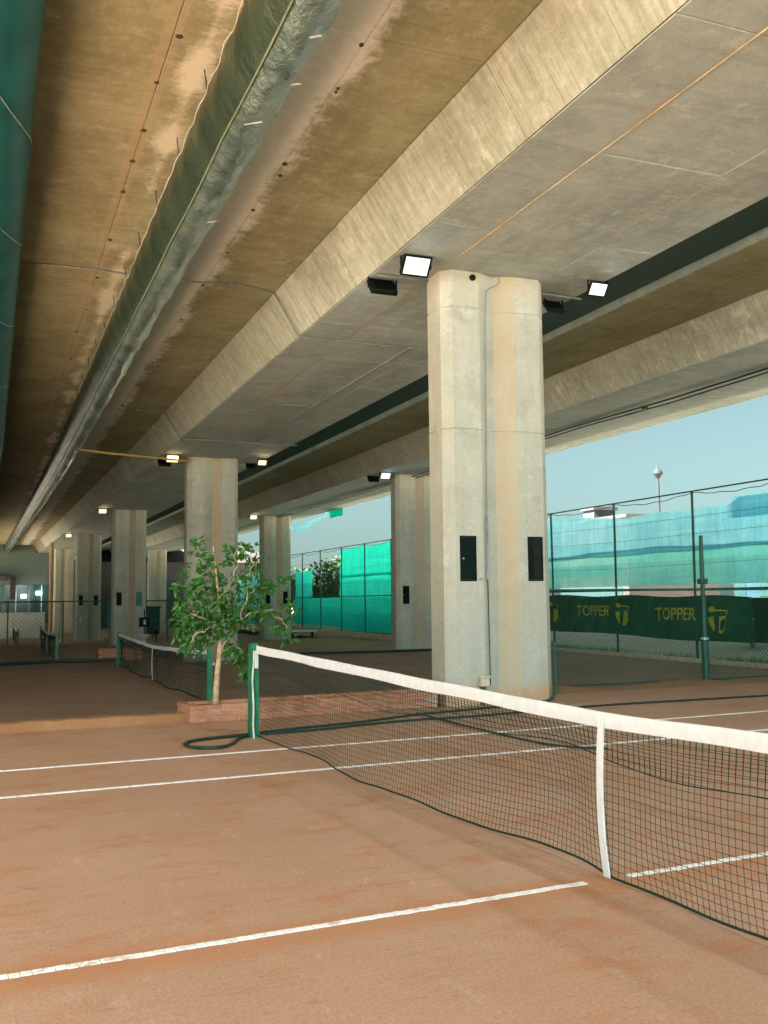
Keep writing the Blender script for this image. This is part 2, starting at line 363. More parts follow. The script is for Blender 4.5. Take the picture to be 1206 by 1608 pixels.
# ------------------------------------------------------------------ viaducts
YS = [-32+4*i for i in range(52)]
def extrude(name, sec, mat, parent, ys=YS, closed=True):
    n = len(sec); v = []; f = []
    for y in ys:
        for x, z in sec: v.append((x-bend(y), y, z))
    for j in range(len(ys)-1):
        for i in range(n if closed else n-1): f.append((j*n+i, (j+1)*n+i, (j+1)*n+(i+1) % n, j*n+(i+1) % n))
    if closed: f.append(tuple(range(n))); f.append(tuple((len(ys)-1)*n+i for i in reversed(range(n))))
    return mesh(name, v, f, mat, parent)
R_ = .014                                                # panels stand this proud of the core
vd1 = tag(empty('viaduct', (0, 0, 0)), 'near concrete viaduct deck overhead, brown slab and slanted girder over the courts', 'viaduct')
sec1 = [(-4.5, 7.38+R_), (4.88, 7.38+R_), (5.37+.012, 6.6+R_), (9.03, 6.6+R_), (9.53, 7.38), (11.2, 7.5), (11.2, 8.4), (-10.9, 8.4), (-10.9, 7.5), (-9.2, 7.38), (-8.7, 6.6), (-5.0, 6.6)]
extrude('deck_girder', sec1, M['core'], vd1)
def panel(w_, l_, b=.006, th=.02):
    mb = MB(); mb.bbox(0, w_, 0, l_, 0, th, b); me = bpy.data.meshes.new('panel'); me.from_pydata(mb.v, [], mb.f); return me
SEG = 2.5
def panels(rows, z, y0, n, mat, name):
    for (a, b) in rows:
        me = panel(b-a-.008, SEG-.008); me.materials.append(mat)
        for i in range(n):
            y = y0+SEG*i
            inst(name, me, vd1, (a+.004-bend(y+1.2), y+.004, z+random.uniform(-.0035, .0035)))
SL = [(-4.4, -2.6), (-2.6, -.1), (-.1, 1.62), (1.62, 3.51), (3.51, 4.87)]; SO = [(5.39, 6.3), (6.3, 8.03), (8.03, 9.02)]
panels(SL, 7.38, -6, 21, M['slab'], 'slab_panel')
panels(SO, 6.6, -6, 21, M['soffit'], 'soffit_panel')
def farstrip(name, a, b, z, mat, par, y0=46.6, y1=168, th=.02):
    ys = [y0+(y1-y0)*i/24 for i in range(25)]
    return extrude(name, [(a, z), (b, z), (b, z+th), (a, z+th)], mat, par, ys)
farstrip('far_slab_lining', -4.4, 4.87, 7.38, M['slab'], vd1); farstrip('far_soffit_lining', 5.39, 9.02, 6.6, M['soffit'], vd1)
def web(par, xt, zt, xb, zb, y0, y1, plen=5.0, mat=M['web'], name='web_panel'):
    nrm = Vector((-(zt-zb), 0, -(xb-xt))).normalized()
    y = y0
    while y < y1-.1:
        ye = min(y+plen, y1); v = []; f = []; yy = y+.006
        while yy < ye-.02:
            wd = min(random.choice((.10, .12, .14, .16)), ye-.006-yy); o = random.uniform(.001, .006); bx = bend(yy)
            q = [(Vector((xt-bx, yy+.0003, zt)), Vector((xb-bx, yy+.0003, zb))), (Vector((xt-bx, yy+wd-.0003, zt)), Vector((xb-bx, yy+wd-.0003, zb)))]
            b0 = len(v)
            for (A, B) in q: v += [A-nrm*.03, A+nrm*o, B+nrm*o, B-nrm*.03]
            f += [(b0+1, b0+2, b0+6, b0+5), (b0, b0+1, b0+5, b0+4), (b0+2, b0+3, b0+7, b0+6), (b0, b0+3, b0+2, b0+1), (b0+4, b0+5, b0+6, b0+7)]
            yy += wd
        mesh(name, v, f, mat, par); y = ye
web(vd1, 4.88, 7.385, 5.37, 6.605, -6, 94)
# row of plugged tie holes in the slab
hole = MB(); hole.tube([(0, 0, -.004), (0, 0, .03)], .045, 10)
hm = bpy.data.meshes.new('tie_hole'); hm.from_pydata(hole.v, [], hole.f); hm.materials.append(M['plug'])
hm2 = hm
for x in (1.64, 3.52):
    for y in [4.6, 6.2, 7.4, 8.9, 9.8, 10.45, 11.9, 12.5, 13.9, 15.6, 17.6, 19.6, 21.4, 24.0, 26.4, 29.2]:
        o = inst('tie_hole', hm2, vd1, (x+random.uniform(-.04, .04), y+random.uniform(-.3, .3), 7.374)); s = random.uniform(.35, 1.0); o.scale = (s, s*random.uniform(.8, 1.6), 1)
extrude('shade_strip', [(10.25, 7.33), (11.17, 7.33), (11.17, 7.49), (10.25, 7.43)], M['shade_green'], vd1)  # added dark strip standing in for the shade under the right cantilever
# rust strip on the soffit joint
rs = MB(); rs.tube([(6.3+.004*math.sin(y*1.7), y, 6.597) for y in [2+.5*i for i in range(24)]], .009, 6); rs.build('rust_joint_strip', M['rust'], vd1)

vd2 = tag(empty('viaduct', (14, 0, 0)), 'farther viaduct deck on the right, edge against the sky', 'viaduct')
sec2 = [(11.6, 7.38), (13.57, 7.38), (14.08, 6.6), (17.3, 6.6), (17.8, 7.38), (20.95, 7.40), (20.95, 8.4), (11.6, 8.4)]
d2 = extrude('deck_girder', [(x-14, z) for x, z in sec2], M['soffit'], vd2)
web(vd2, 13.57-14, 7.384, 14.07-14, 6.605, 8, 96)
pn = [(-2.38, -1.5), (-1.5, -.43)]
for (a, b) in pn:
    me = panel(b-a-.008, 3.0-.008, th=.016); me.materials.append(M['slab'])
    for i in range(20): inst('slab_panel', me, vd2, (a+.004-bend(10+3*i+1.5), 9+3*i, 7.365+random.uniform(-.003, .002)))
me = panel(3.2, 3.0-.01, th=.016); me.materials.append(M['soffit'])
for i in range(18): inst('soffit_panel', me, vd2, (.09-bend(10+3*i+1.5), 9+3*i, 6.586+random.uniform(-.003, .002)))

# ------------------------------------------------------------------ piers
PW, CH, GD = .90, .14, .13
PP = [(-PW, CH), (-PW+CH, 0), (-.306, 0), (0, GD), (.306, 0), (PW-CH, 0), (PW, CH), (PW, .60), (PW-CH, .74), (.306, .74), (0, .74-GD), (-.306, .74), (-PW+CH, .74), (-PW, .60)]
def lift(z0, z1, mat='pier'):
    mb = MB(); n = len(PP); rings = []
    b = .012
    for z, ins in ((z0, b), (z0+b, 0), (z1-b, 0), (z1, b)):
        k = 1.0 + max(0, (3.0-z))*.004
        rings.append([((x-math.copysign(ins, x) if abs(x) > .01 else x)*k, (y+(ins if y < .37 else -ins)), z) for x, y in PP])
    v = [q for r in rings for q in r]; f = [tuple(reversed(range(n))), tuple(3*n+i for i in range(n))]
    for j in range(3):
        for i in range(n): f.append((j*n+i, j*n+(i+1) % n, (j+1)*n+(i+1) % n, (j+1)*n+i))
    me = bpy.data.meshes.new('shaft'); me.from_pydata(v, [], f); me.materials.append(M[mat]); return me
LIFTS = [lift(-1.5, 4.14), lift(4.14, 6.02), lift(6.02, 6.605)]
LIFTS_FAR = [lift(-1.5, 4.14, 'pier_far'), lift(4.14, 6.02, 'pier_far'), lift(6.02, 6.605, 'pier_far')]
PIERS = [  # x, y front, label
 (7.20, 13.12, 'largest and nearest pale concrete pier, with cabinets and a cable, behind the near net'),
 (7.20, 33.85, 'pale pier directly behind the leafy sapling'),
 (7.20, 54.5, 'pier with the black sign board in front, third in the near row'),
 (7.20, 75.0, 'fourth pier of the near row, left of the pier with the sign board'),
 (7.20, 96.0, 'narrow distant pier next to the white boundary wall'),
 (7.20, 117.0, 'farthest pier of the near row, above the white boundary wall'),
 (7.20, -7.6, 'unseen pier behind the viewpoint carrying two added floodlights towards the court'),
 (-6.85, -7.6, 'unseen left girder pier behind the viewpoint, added to carry two floodlights'),  # put in as a mount for the added lamps
 (15.95, 36.0, 'pier half hidden behind the nearest pier, beside the turquoise tarpaulin'),
 (15.95, 56.2, 'pier between the sapling and the turquoise tarpaulin, right row'),
 (15.95, 76.5, 'right row pier hidden behind the pier at the sapling'),
 (15.95, 97.0, 'slim right row pier standing behind the walking person'),
]
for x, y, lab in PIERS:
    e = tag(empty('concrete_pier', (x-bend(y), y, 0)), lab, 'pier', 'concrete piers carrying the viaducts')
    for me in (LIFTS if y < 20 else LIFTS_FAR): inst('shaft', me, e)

# ------------------------------------------------------------------ floodlights
def flood_meshes():
    W, Hh, D = .44, .32, .07
    h = MB(); h.bbox(-W/2, W/2, 0, D, -Hh/2, Hh/2, .012)
    for i in range(7): h.box(-W/2+.05+i*.056, -W/2+.064+i*.056, D-.002, D+.03, -Hh/2+.03, Hh/2-.03)
    fr = MB()
    for a in ((-W/2, W/2, -.014, -.001, Hh/2-.03, Hh/2), (-W/2, W/2, -.014, -.001, -Hh/2, -Hh/2+.03), (-W/2, -W/2+.028, -.014, -.001, -Hh/2+.03, Hh/2-.03), (W/2-.028, W/2, -.014, -.001, -Hh/2+.03, Hh/2-.03)): fr.box(*a)
    ln = MB(); ln.box(-W/2+.03, W/2-.03, -.006, -.002, -Hh/2+.032, Hh/2-.032)
    br = MB(); br.box(-W/2-.02, -W/2-.012, -.01, .05, -.02, .24); br.box(W/2+.012, W/2+.02, -.01, .05, -.02, .24); br.box(-W/2-.02, W/2+.02, -.01, .05, .24, .248)
    out = []
    for mb, nm, mt in ((h, 'housing', 'black'), (fr, 'frame', 'black'), (br, 'bracket', 'black'), (ln, 'lens', 'lens'), (ln, 'lens', 'lens_warm')):
        me = bpy.data.meshes.new(nm); me.from_pydata(mb.v, [], mb.f); me.materials.append(M[mt]); out.append(me)
    return out
FH, FF, FB, FL, FLW = flood_meshes()
def flood(x, y, z, face, warm, lab, power=1.0, tilt=38, side=0.0):
    """face = -1 shines towards -Y, +1 towards +Y; the root sits at the bracket"""
    e = empty('floodlight', (x, y, z), (0 if face < 0 else math.pi)+side)
    tag(e, lab, 'floodlight', 'rectangular floodlights fixed under the viaducts')
    tl = (math.radians(-tilt), 0, 0)
    for me, nm in ((FH, 'housing'), (FF, 'frame'), (FLW if warm else FL, 'lens')):
        o = inst(nm, me, e, rot=(-tl[0], 0, 0))
    inst('bracket', FB, e)
    if power > 0:
        ld = bpy.data.lights.new('lamp', 'AREA'); ld.shape = 'RECTANGLE'; ld.size = .38; ld.size_y = .26
        ld.energy = FLOOD_W*power; ld.spread = math.radians(120); ld.color = (1.0, .80, .52) if warm else (.74, .92, 1.0)
        lo = bpy.data.objects.new('lamp', ld); COL.objects.link(lo); lo.parent = e
        # area light shines along its -Z; aim it along the lens normal (-Y tilted down)
        lo.rotation_euler = (-math.radians(90-tilt), 0, 0)
        nrm = Vector((0, -math.cos(math.radians(tilt)), -math.sin(math.radians(tilt))))
        lo.location = nrm*.03
    return e
def flood_set(xc, y, names, warm, power, z=6.46, tilt=38):   # the right-hand lamps are a smaller type
    k = 0
    for dx, dy, face in ((-1.48, -.30, -1), (-1.58, .82, 1), (1.68, -.30, -1), (1.53, .80, 1)):
        if names[k]:
            fe = flood(xc+dx-bend(y), y+dy, z, face, warm, names[k], power, tilt)
            if dx > 0: fe.scale = (.74, .74, .74)
        k += 1
flood_set(7.2, 13.12, ('lit white floodlight left of the nearest pier head', 'dark-backed floodlight left of the nearest pier, facing away', 'lit white floodlight right of the nearest pier head', 'dark-backed floodlight right of the nearest pier, facing away'), False, .003)
flood_set(7.2, 33.85, ('lit warm floodlight at the end of the yellow pipe', 'floodlight facing away behind the head of the pier at the sapling, left side', 'lit warm floodlight right of the pier behind the sapling', 'dark-backed floodlight right of the pier behind the sapling'), True, .006)
flood_set(7.2, 54.5, ('lit orange floodlight left of the third near-row pier head', None, None, None), True, .006)
flood_set(7.2, 75.0, ('small lit floodlight left of the fourth near-row pier head', None, None, None), True, .006)
flood_set(7.2, -7.6, (None, 'added unseen floodlight behind the viewpoint brightening the court, left of its pier', None, 'added unseen floodlight behind the viewpoint brightening the court, right of its pier'), False, .16, tilt=20)  # unseen lamps added behind the camera to brighten the near court
flood_set(-6.85, -7.6, (None, 'added unseen floodlight behind the viewpoint on the left girder, outer side', None, 'added unseen floodlight behind the viewpoint on the left girder, inner side'), False, .36, tilt=20)  # second added pair, out of view, lighting the court from the left
flood_set(15.95, 36.0, ('lit floodlight left of the pier beside the turquoise tarpaulin', 'dark-backed floodlight left of the pier beside the turquoise tarpaulin', None, None), False, .003)
flood_set(15.95, 56.2, ('small lit floodlight left of the right-row pier behind the sapling', None, None, None), True, .006)

# ------------------------------------------------------------------ conduits and cables
def conduit(name, pts, r, mat, lab, cat='conduit', boxes=(), n=6):
    mb = MB(); mb.tube(pts, r, n); o0 = empty(name, pts[0]); p0 = Vector(pts[0])
    mb.v = [tuple(Vector(q)-p0) for q in mb.v]; mb.build('tube', mat, o0, smooth=True)
    for (x, y, z, s) in boxes:
        b = MB(); b.bbox(x-s, x+s, y-s, y+s, z-s*.6, z+s*.6, .008); b.v = [tuple(Vector(q)-p0) for q in b.v]; b.build('junction_box', mat, o0)
    return tag(o0, lab, cat)
conduit('conduit', [(.4, 17.30, 7.355), (1.56, 17.25, 7.355), (2.95, 17.42, 7.355), (3.95, 17.2, 7.355)], .016, M['galv'], 'pale thin conduit crossing the brown slab above the plastic roll')
conduit('conduit', [(4.03, 17.15, 7.35), (4.84, 17.44, 7.35), (5.33, 17.46, 6.56), (6.8, 17.5, 6.56), (8.2, 17.55, 6.56), (9.0, 17.58, 6.56)], .017, M['conduit'], 'grey conduit running down the slanted girder and across the soffit, nearest', boxes=((4.03, 17.15, 7.35, .045), (7.66, 17.53, 6.55, .05)))
conduit('conduit', [(4.0, 29.8, 7.35), (4.84, 29.9, 7.35), (5.33, 29.9, 6.56), (9.1, 30.1, 6.56)], .02, M['conduit'], 'grey conduit down the slanted girder ahead of the yellow pipe', boxes=((4.0, 29.8, 7.35, .06),))
conduit('conduit', [(7.66, 17.6, 6.57), (7.66, 29.9, 6.57)], .016, M['conduit'], 'straight dark conduit running lengthwise under the near soffit')
conduit('conduit', [(5.45, 13.66, 6.565), (6.3, 13.68, 6.565)], .018, M['conduit'], 'short bar holding the floodlights left of the nearest pier')
conduit('conduit', [(8.12, 13.6, 6.565), (9.1, 13.64, 6.565)], .018, M['conduit'], 'short bar holding the floodlights right of the nearest pier')
conduit('yellow_pipe', [(2.42, 33.3, 6.9), (2.42, 33.3, 6.68), (2.55, 33.32, 6.60), (3.6, 33.35, 6.52), (5.24, 33.4, 6.44), (6.25, 33.5, 6.40)], .04, M['yellow'], 'yellow pipe from the plastic roll to the warm floodlight', 'pipe', n=10)
conduit('cable', [(15.75, 8+4*i, 6.55-(.03 if i % 2 else 0)) for i in range(20)], .022, M['hose'], 'upper black cable strung under the right viaduct', 'cable')
conduit('cable', [(15.95, 8+4*i, 6.53-(.05 if i % 2 else 0)) for i in range(20)], .018, M['hose'], 'lower black cable sagging under the right viaduct', 'cable', boxes=((15.9, 21.0, 6.52, .06),))
# cable on the nearest pier
cx_ = [(7.17, 13.04, 6.58), (7.22, 13.03, 6.48), (7.18, 13.05, 6.40), (7.06, 13.10, 6.36), (7.0, 13.10, 6.28), (6.985, 13.11, 5.2), (6.97, 13.105, 4.0), (6.955, 13.108, 2.77)]
conduit('cable', chaikin(cx_, 2), .011, M['conduit'], 'thin grey cable looping from the soffit down the nearest pier', 'cable')
conduit('conduit', [(6.95, 13.10, 2.78), (6.95, 13.10, 1.88), (6.82, 13.10, 1.87)], .022, M['galv'], 'white upright conduit beside the left cabinet of the nearest pier', n=8)
conduit('cable', [(6.95, 13.105, 1.86), (6.955, 13.10, 1.0), (6.96, 13.10, .30), (6.90, 13.10, .285)], .010, M['steel_green'], 'thin dark cable down the lower front of the nearest pier', 'cable')
e = tag(empty('socket_box', (6.83, 13.06, .30)), 'small beige socket box low on the nearest pier', 'box')
b = MB(); b.bbox(-.075, .075, -.05, .055, -.02, .13, .01); b.build('housing', M['beige'], e)
b = MB(); b.bbox(-.085, .085, -.06, -.051, .10, .14, .003); b.build('lid', M['beige'], e)
b = MB(); b.bbox(-.04, .03, -.02, .05, -.28, -.021, .008); b.build('plug', M['steel_green'], e)
gp = [(8.13, 13.2, .9), (8.14, 13.2, .45), (8.13, 13.17, .22), (8.03, 13.08, .06), (7.9, 13.0, .03), (7.7, 12.9, .025)]
conduit('hose', chaikin(gp, 2), .022, M['steel_green'], 'green hose end leaning on the right corner of the nearest pier', 'hose', n=8)
def bracket_plug(x, z, r, lab):
    mb = MB(); mb.tube([(0, -.03, 0), (0, .02, 0)], r, 12); o = mb.build('pier_plug', M['cab'], None, loc=(x, 13.12, z)); return tag(o, lab, 'plug')
bracket_plug(6.79, 6.50, .05, 'dark round plug at the head of the nearest pier')

# ------------------------------------------------------------------ cabinets on the piers
def cabinet(x, y, z, w_, h_, lab, mat='cab', style=0):
    e = tag(empty('wall_cabinet', (x, y, z)), lab, 'cabinet', 'small cabinets fixed to the piers')
    b = MB(); b.box(-w_/2, w_/2, -.012, .01, -h_/2, -h_/2+.02); b.box(-w_/2, w_/2, -.012, .01, h_/2-.02, h_/2); b.box(-w_/2, -w_/2+.02, -.012, .01, -h_/2+.02, h_/2-.02); b.box(w_/2-.02, w_/2, -.012, .01, -h_/2+.02, h_/2-.02); b.build('frame', M['cab'], e)
    if style == 0:
        b = MB(); b.bbox(-w_/2+.022, w_/2-.022, -.008, -.002, -h_/2+.022, h_/2-.022, .002); b.build('door', M[mat], e)
        b = MB(); b.tube([(-w_/2+.05, -.02, .0), (-w_/2+.05, -.006, .0)], .013, 8); b.build('lock', M['galv'], e)
    else:
        b = MB(); b.box(-w_/2+.022, w_/2-.022, -.003, -.001, -h_/2+.022, h_/2-.022); b.build('back_panel', M['black'], e)
        b = MB(); b.box(-w_/2+.022, w_/2-.022, -.009, -.004, -.012, .0); b.build('shelf', M['cab'], e)
        b = MB(); b.box(-w_/2+.024, -.03, -.006, -.004, -h_/2+.024, h_/2-.024); b.build('inner_plate', M['cab'], e)
    return e
cabinet(6.635, 13.118, 2.175, .27, .68, 'closed dark green cabinet on the left face of the nearest pier')
cabinet(7.79, 13.118, 2.175, .26, .68, 'open dark cabinet on the right face of the nearest pier', style=1)
for (x, y, nm) in ((15.95, 36.0, 'pier beside the turquoise tarpaulin'), (15.95, 56.2, 'right-row pier behind the sapling'), (7.2, 54.5, 'pier with the sign board'), (7.2, 75.0, 'fourth near-row pier')):
    cabinet(x-bend(y)-.53, y-.002, 1.75, .28, .72, 'dark cabinet on the left face of the '+nm)
    if nm.startswith('pier beside'): continue
    cabinet(x-bend(y)+.53, y-.002, 1.75, .28, .72, 'dark cabinet on the right face of the '+nm, 'teal' if 'sign' in nm else 'cab')
cabinet(7.2-bend(75)-.5, 74.998, .35, .3, .5, 'small pale box low on the fourth near-row pier', 'wallwhite')

# ------------------------------------------------------------------ plastic-wrapped roll under the slab
rl = tag(empty('rolled_tarpaulin', (2.4, 0, 6.9)), 'long green tarpaulin roll in shiny plastic hung under the slab', 'tarpaulin roll')
yy = []; y = 3.0
while y < 165:
    yy.append(y); y += .11 if y < 26 else (.3 if y < 60 else 1.5)
sec = [(2.27, 6.665), (2.335, 6.60), (2.42, 6.565), (2.51, 6.57), (2.59, 6.605), (2.66, 6.665), (2.715, 6.74), (2.75, 6.83), (2.755, 6.93), (2.735, 7.03), (2.68, 7.12), (2.57, 7.20), (2.42, 7.23), (2.25, 7.2)]
def wob(y, i): return .012*math.sin(y*2.1+i*.9)+.010*math.sin(y*5.3-i*1.7)+.006*math.sin(y*11+i*2.3)
v = []; f = []; n = len(sec)
for y in yy:
    sagz = -.035*abs(math.sin(y*math.pi/3.4))
    for i, (x, z) in enumerate(sec):
        a = math.atan2(z-6.9, x-2.45); wd = wob(y, i)*min(1, i/2.0) + random.uniform(-.006, .006)*(y < 30)
        v.append((x-bend(y)+math.cos(a)*wd-2.4, y, z+math.sin(a)*wd+sagz-6.9))
for j in range(len(yy)-1):
    for i in range(n-1): f.append((j*n+i, (j+1)*n+i, (j+1)*n+i+1, j*n+i+1))
mesh('roll', v, f, M['film'], rl, smooth=True)
v = []; f = []; fs = [0, .12, .3, .5, .7, .88, 1]
for y in yy:
    sagz = -.035*abs(math.sin(y*math.pi/3.4)); edge = .012*math.sin(y*6.3)+.008*math.sin(y*13.1)
    for k in fs:
        x = 2.268+(2.075-2.268)*k; z = 6.66+(7.13-6.66)*k + edge*(k**6)
        wv = .012*math.sin(y*7+k*4)*math.sin(k*math.pi)+.075*math.sin(k*math.pi)
        v.append((x-bend(y)-wv-2.4, y, z+sagz*(1-k)-6.9))
n = len(fs)
for j in range(len(yy)-1):
    for i in range(n-1): f.append((j*n+i, j*n+i+1, (j+1)*n+i+1, (j+1)*n+i))
mesh('flap', v, f, M['flap'], rl, smooth=True)
mb = MB(); mb.tube([(2.262-bend(y)-2.4, y, 6.652-.035*abs(math.sin(y*math.pi/3.4))-6.9) for y in yy], .013, 6); mb.build('seam', plain('pale_seam', (.20, .25, .15), .3, .6), rl, smooth=True)
lc = []
for y in [3+.16*i for i in range(150)]:
    lc.append((2.075-2.4-.012*(1+math.sin(y*9)), y, 7.12-6.9+.012*math.sin(y*6.3)+.014*math.sin(y*9.7)))
mb = MB(); mb.tube(lc, .0055, 5); mb.build('lacing_rope', M['rope'], rl, smooth=True)
for y in [5.1+1.7*i for i in range(34)]:
    mb = MB(); mb.tube([(2.078-2.4, y, .22), (2.05-2.4, y+.02, .48)], .007, 5); mb.build('hanger', M['hose'], rl)
for (y, i) in ((7.9, 3), (8.8, 4), (9.6, 2), (12.5, 4)):
    mb = MB(); mb.box(-.018, .018, -.10, .10, -.004, .0); o = mb.build('tape_strip', M['rope'], rl); o.location = (sec[i][0]-2.4+.02, y, sec[i][1]-6.9-.02); o.rotation_euler = (0, -.2, .9)
rl2 = tag(empty('rolled_tarpaulin', (-.1, 0, 6.9)), 'second dark teal tarpaulin roll at the upper left edge', 'tarpaulin roll')
v = []; f = []; n = 20; ys2 = [1.0+.3*i for i in range(120)]+[37+4*i for i in range(30)]
for y in ys2:
    for i in range(n):
        a = 2*math.pi*i/n; r = .43+.006*math.sin(y*2.2+i)+.006*math.sin(y*4.4-i*2)
        v.append((r*math.cos(a)-bend(y), y, r*math.sin(a)))
for j in range(len(ys2)-1):
    for i in range(n): f.append((j*n+i, (j+1)*n+i, (j+1)*n+(i+1) % n, j*n+(i+1) % n))
mesh('roll', v, f, M['teal_film'], rl2, smooth=True)
mb = MB()
for y0 in (6.0, 9.5, 13.0, 17.5, 23):
    mb = MB(); mb.tube([(.436*math.cos(a), y0+1.4*(a+1.6), .436*math.sin(a)) for a in [(-2.6+.2*i) for i in range(14)]], .006, 5); mb.build('tie_cord', M['galv'], rl2)

# ------------------------------------------------------------------ tennis nets
NL = 6.42
def top_h(v): return .914+(1.05-.914)*(abs(v)/NL)**1.15
def net_pt(v, t, lay=0.0):
    """v along the net, t 0 bottom .. 1 top, returns local x,y,z"""
    zb = .025+.015*math.sin(v*3.1); zt = top_h(v)-.03
    z = zb+(zt-zb)*t
    bulge = (.055*math.sin(v*.9+.6)+.03*math.sin(v*2.3))*math.sin(math.pi*min(1, t*1.02))*(1-math.exp(-(v/.25)**2))
    low = (1-t)**3*(.06*math.sin(v*1.3+1.0))*(1-math.exp(-(v/.25)**2))
    pinch = -math.copysign(1, v)*.05*math.exp(-abs(v)/.25)*(1-t)**2 if abs(v) > .001 else 0
    rip = .006*math.sin(v*9+t*7)
    return (bulge+low+rip*(1-t)+lay, v+pinch+.008*math.sin(t*5+v*2)*(1-t), z)
def net_mesh(step, rows, r, dbl):
    mb = MB(); nv = int(2*NL/step); vs_ = [-NL+2*NL*i/nv for i in range(nv+1)]
    for v in vs_: mb.tube([net_pt(v, k/8) for k in range(9)], r, 3, False)
    for k in range(rows+1): mb.tube([net_pt(v, k/rows) for v in vs_], r if k else r*4.2, 3 if k else 5, False)
    if dbl:
        te = lambda v: .72+.03*math.sin(v*1.4+.5)+.02*math.sin(v*3.7)
        for v in vs_:
            w_ = v+step*.45
            if w_ > NL: continue
            mb.tube([net_pt(w_, te(w_)+(1-te(w_))*k/3, .012+.01*(1-k/3)) for k in range(4)], r, 3, False)
        for k in range(7): mb.tube([net_pt(v, te(v)+(1-te(v))*k/7, .012+.01*(1-k/7)) for v in vs_], r if k else r*2.3, 3, False)
    me = bpy.data.meshes.new('net_mesh'); me.from_pydata(mb.v, [], mb.f); me.materials.append(M['cord']); return me
NM1 = net_mesh(.045, 21, .0017, True); NM2 = net_mesh(.09, 10, .0036, True)
# headband: folded canvas with slight waviness
v = []; f = []; n = 0; bs_ = [-NL+.04+(2*NL-.08)*i/110 for i in range(111)]
for q in bs_:
    z1 = top_h(q)+.012+.002*math.sin(q*5); z0 = z1-.088-.004*math.sin(q*3.3); o = .004*math.sin(q*4.1)
    for (x, z) in ((-.010+o, z0), (-.013+o, (z0+z1)/2), (-.008, z1-.008), (0, z1), (.008, z1-.008), (.013+o, (z0+z1)/2), (.010+o, z0)): v.append((x, q, z))
for j in range(len(bs_)-1):
    for i in range(6): f.append((j*7+i, (j+1)*7+i, (j+1)*7+i+1, j*7+i+1))
bandme = bpy.data.meshes.new('headband'); bandme.from_pydata(v, [], f); bandme.materials.append(M['white'])
for p in bandme.polygons: p.use_smooth = True
st = MB(); v = []; f = []
for k in range(15):
    t_ = k/14; z = .89-.875*t_; x = -.018 - .014*math.sin(t_*math.pi)+.012*t_**4; y = .012*math.sin(t_*2.5)-.03*max(0, t_-.8)
    wd = .026
    for (a, b) in ((-.006, -wd), (-.006, wd), (.004, wd), (.004, -wd)): v.append((x+a, y+b, z))
for k in range(14):
    for i in range(4): f.append((k*4+i, (k+1)*4+i, (k+1)*4+(i+1) % 4, k*4+(i+1) % 4))
strapme = bpy.data.meshes.new('center_strap'); strapme.from_pydata(v, [], f); strapme.materials.append(M['white'])
pm = MB()
v0 = []; 
for z, hw in ((-.25, .055), (.0, .055), (1.07, .046), (1.085, .038)): v0.append([(-hw, -hw, z), (hw, -hw, z), (hw, hw, z), (-hw, hw, z)])
pv = [q for r in v0 for q in r]; pf = [(12, 13, 14, 15)]
for j in range(3):
    for i in range(4): pf.append((j*4+i, j*4+(i+1) % 4, (j+1)*4+(i+1) % 4, (j+1)*4+i))
postme = bpy.data.meshes.new('post'); postme.from_pydata(pv, [], pf); postme.materials.append(M['greenpost'])
wm = MB(); wm.tube([(0, 0, 0), (.05, 0, 0)], .05, 10); wm.tube([(.05, 0, 0), (.09, 0, 0), (.10, .0, -.12)], .010, 6)
winme = bpy.data.meshes.new('winch'); winme.from_pydata(wm.v, [], wm.f); winme.materials.append(M['galv'])
def net(name, loc, rz, me, lab, rope=True):
    e = tag(empty(name, loc, rz), lab, 'tennis net', 'tennis nets one behind the other')
    inst('net_mesh', me, e)['kind'] = 'stuff'
    inst('headband', bandme, e); inst('center_strap', strapme, e)
    for s in (-1, 1):
        p_ = inst('post', postme, e, (0, s*(NL+.09), 0))
        if s < 0: inst('winch', winme, p_, (.05, 0, .8))
    if rope:
        rp = MB(); rp.tube(chaikin([(-.03, NL-.02, 1.0), (-.035, NL-.03, .85), (-.05, NL-.02, .7), (-.05, NL-.05, .5), (-.035, NL-.03, .32), (-.06, NL-.08, .18), (-.03, NL-.03, .0)], 2), [.014]*1+[.012]*60 if False else .011, 6); rp.build('tie_rope', M['rope'], e, smooth=True)
        fl = MB(); fl.bbox(-.022, .012, NL-.06, NL, .80, 1.0, .004); fl.build('band_end', M['white'], e)
    return e
NETC = (3.253, 4.77, 0); NROT = math.radians(3.295)
net('tennis_net', NETC, NROT, NM1, 'nearest tennis net with wide white band and centre strap')
net('tennis_net', (4.02, 26.26, -.48), math.radians(1.05), NM2, 'second tennis net, ending left of the sapling', False)
net('tennis_net', (2.5, 47.2, -.70), 0, NM2, 'third tennis net, small, far left', False)
net('tennis_net', (1.75, 73.5, -1.2), 0, NM2, 'tiny farthest net at the white boundary wall', False)

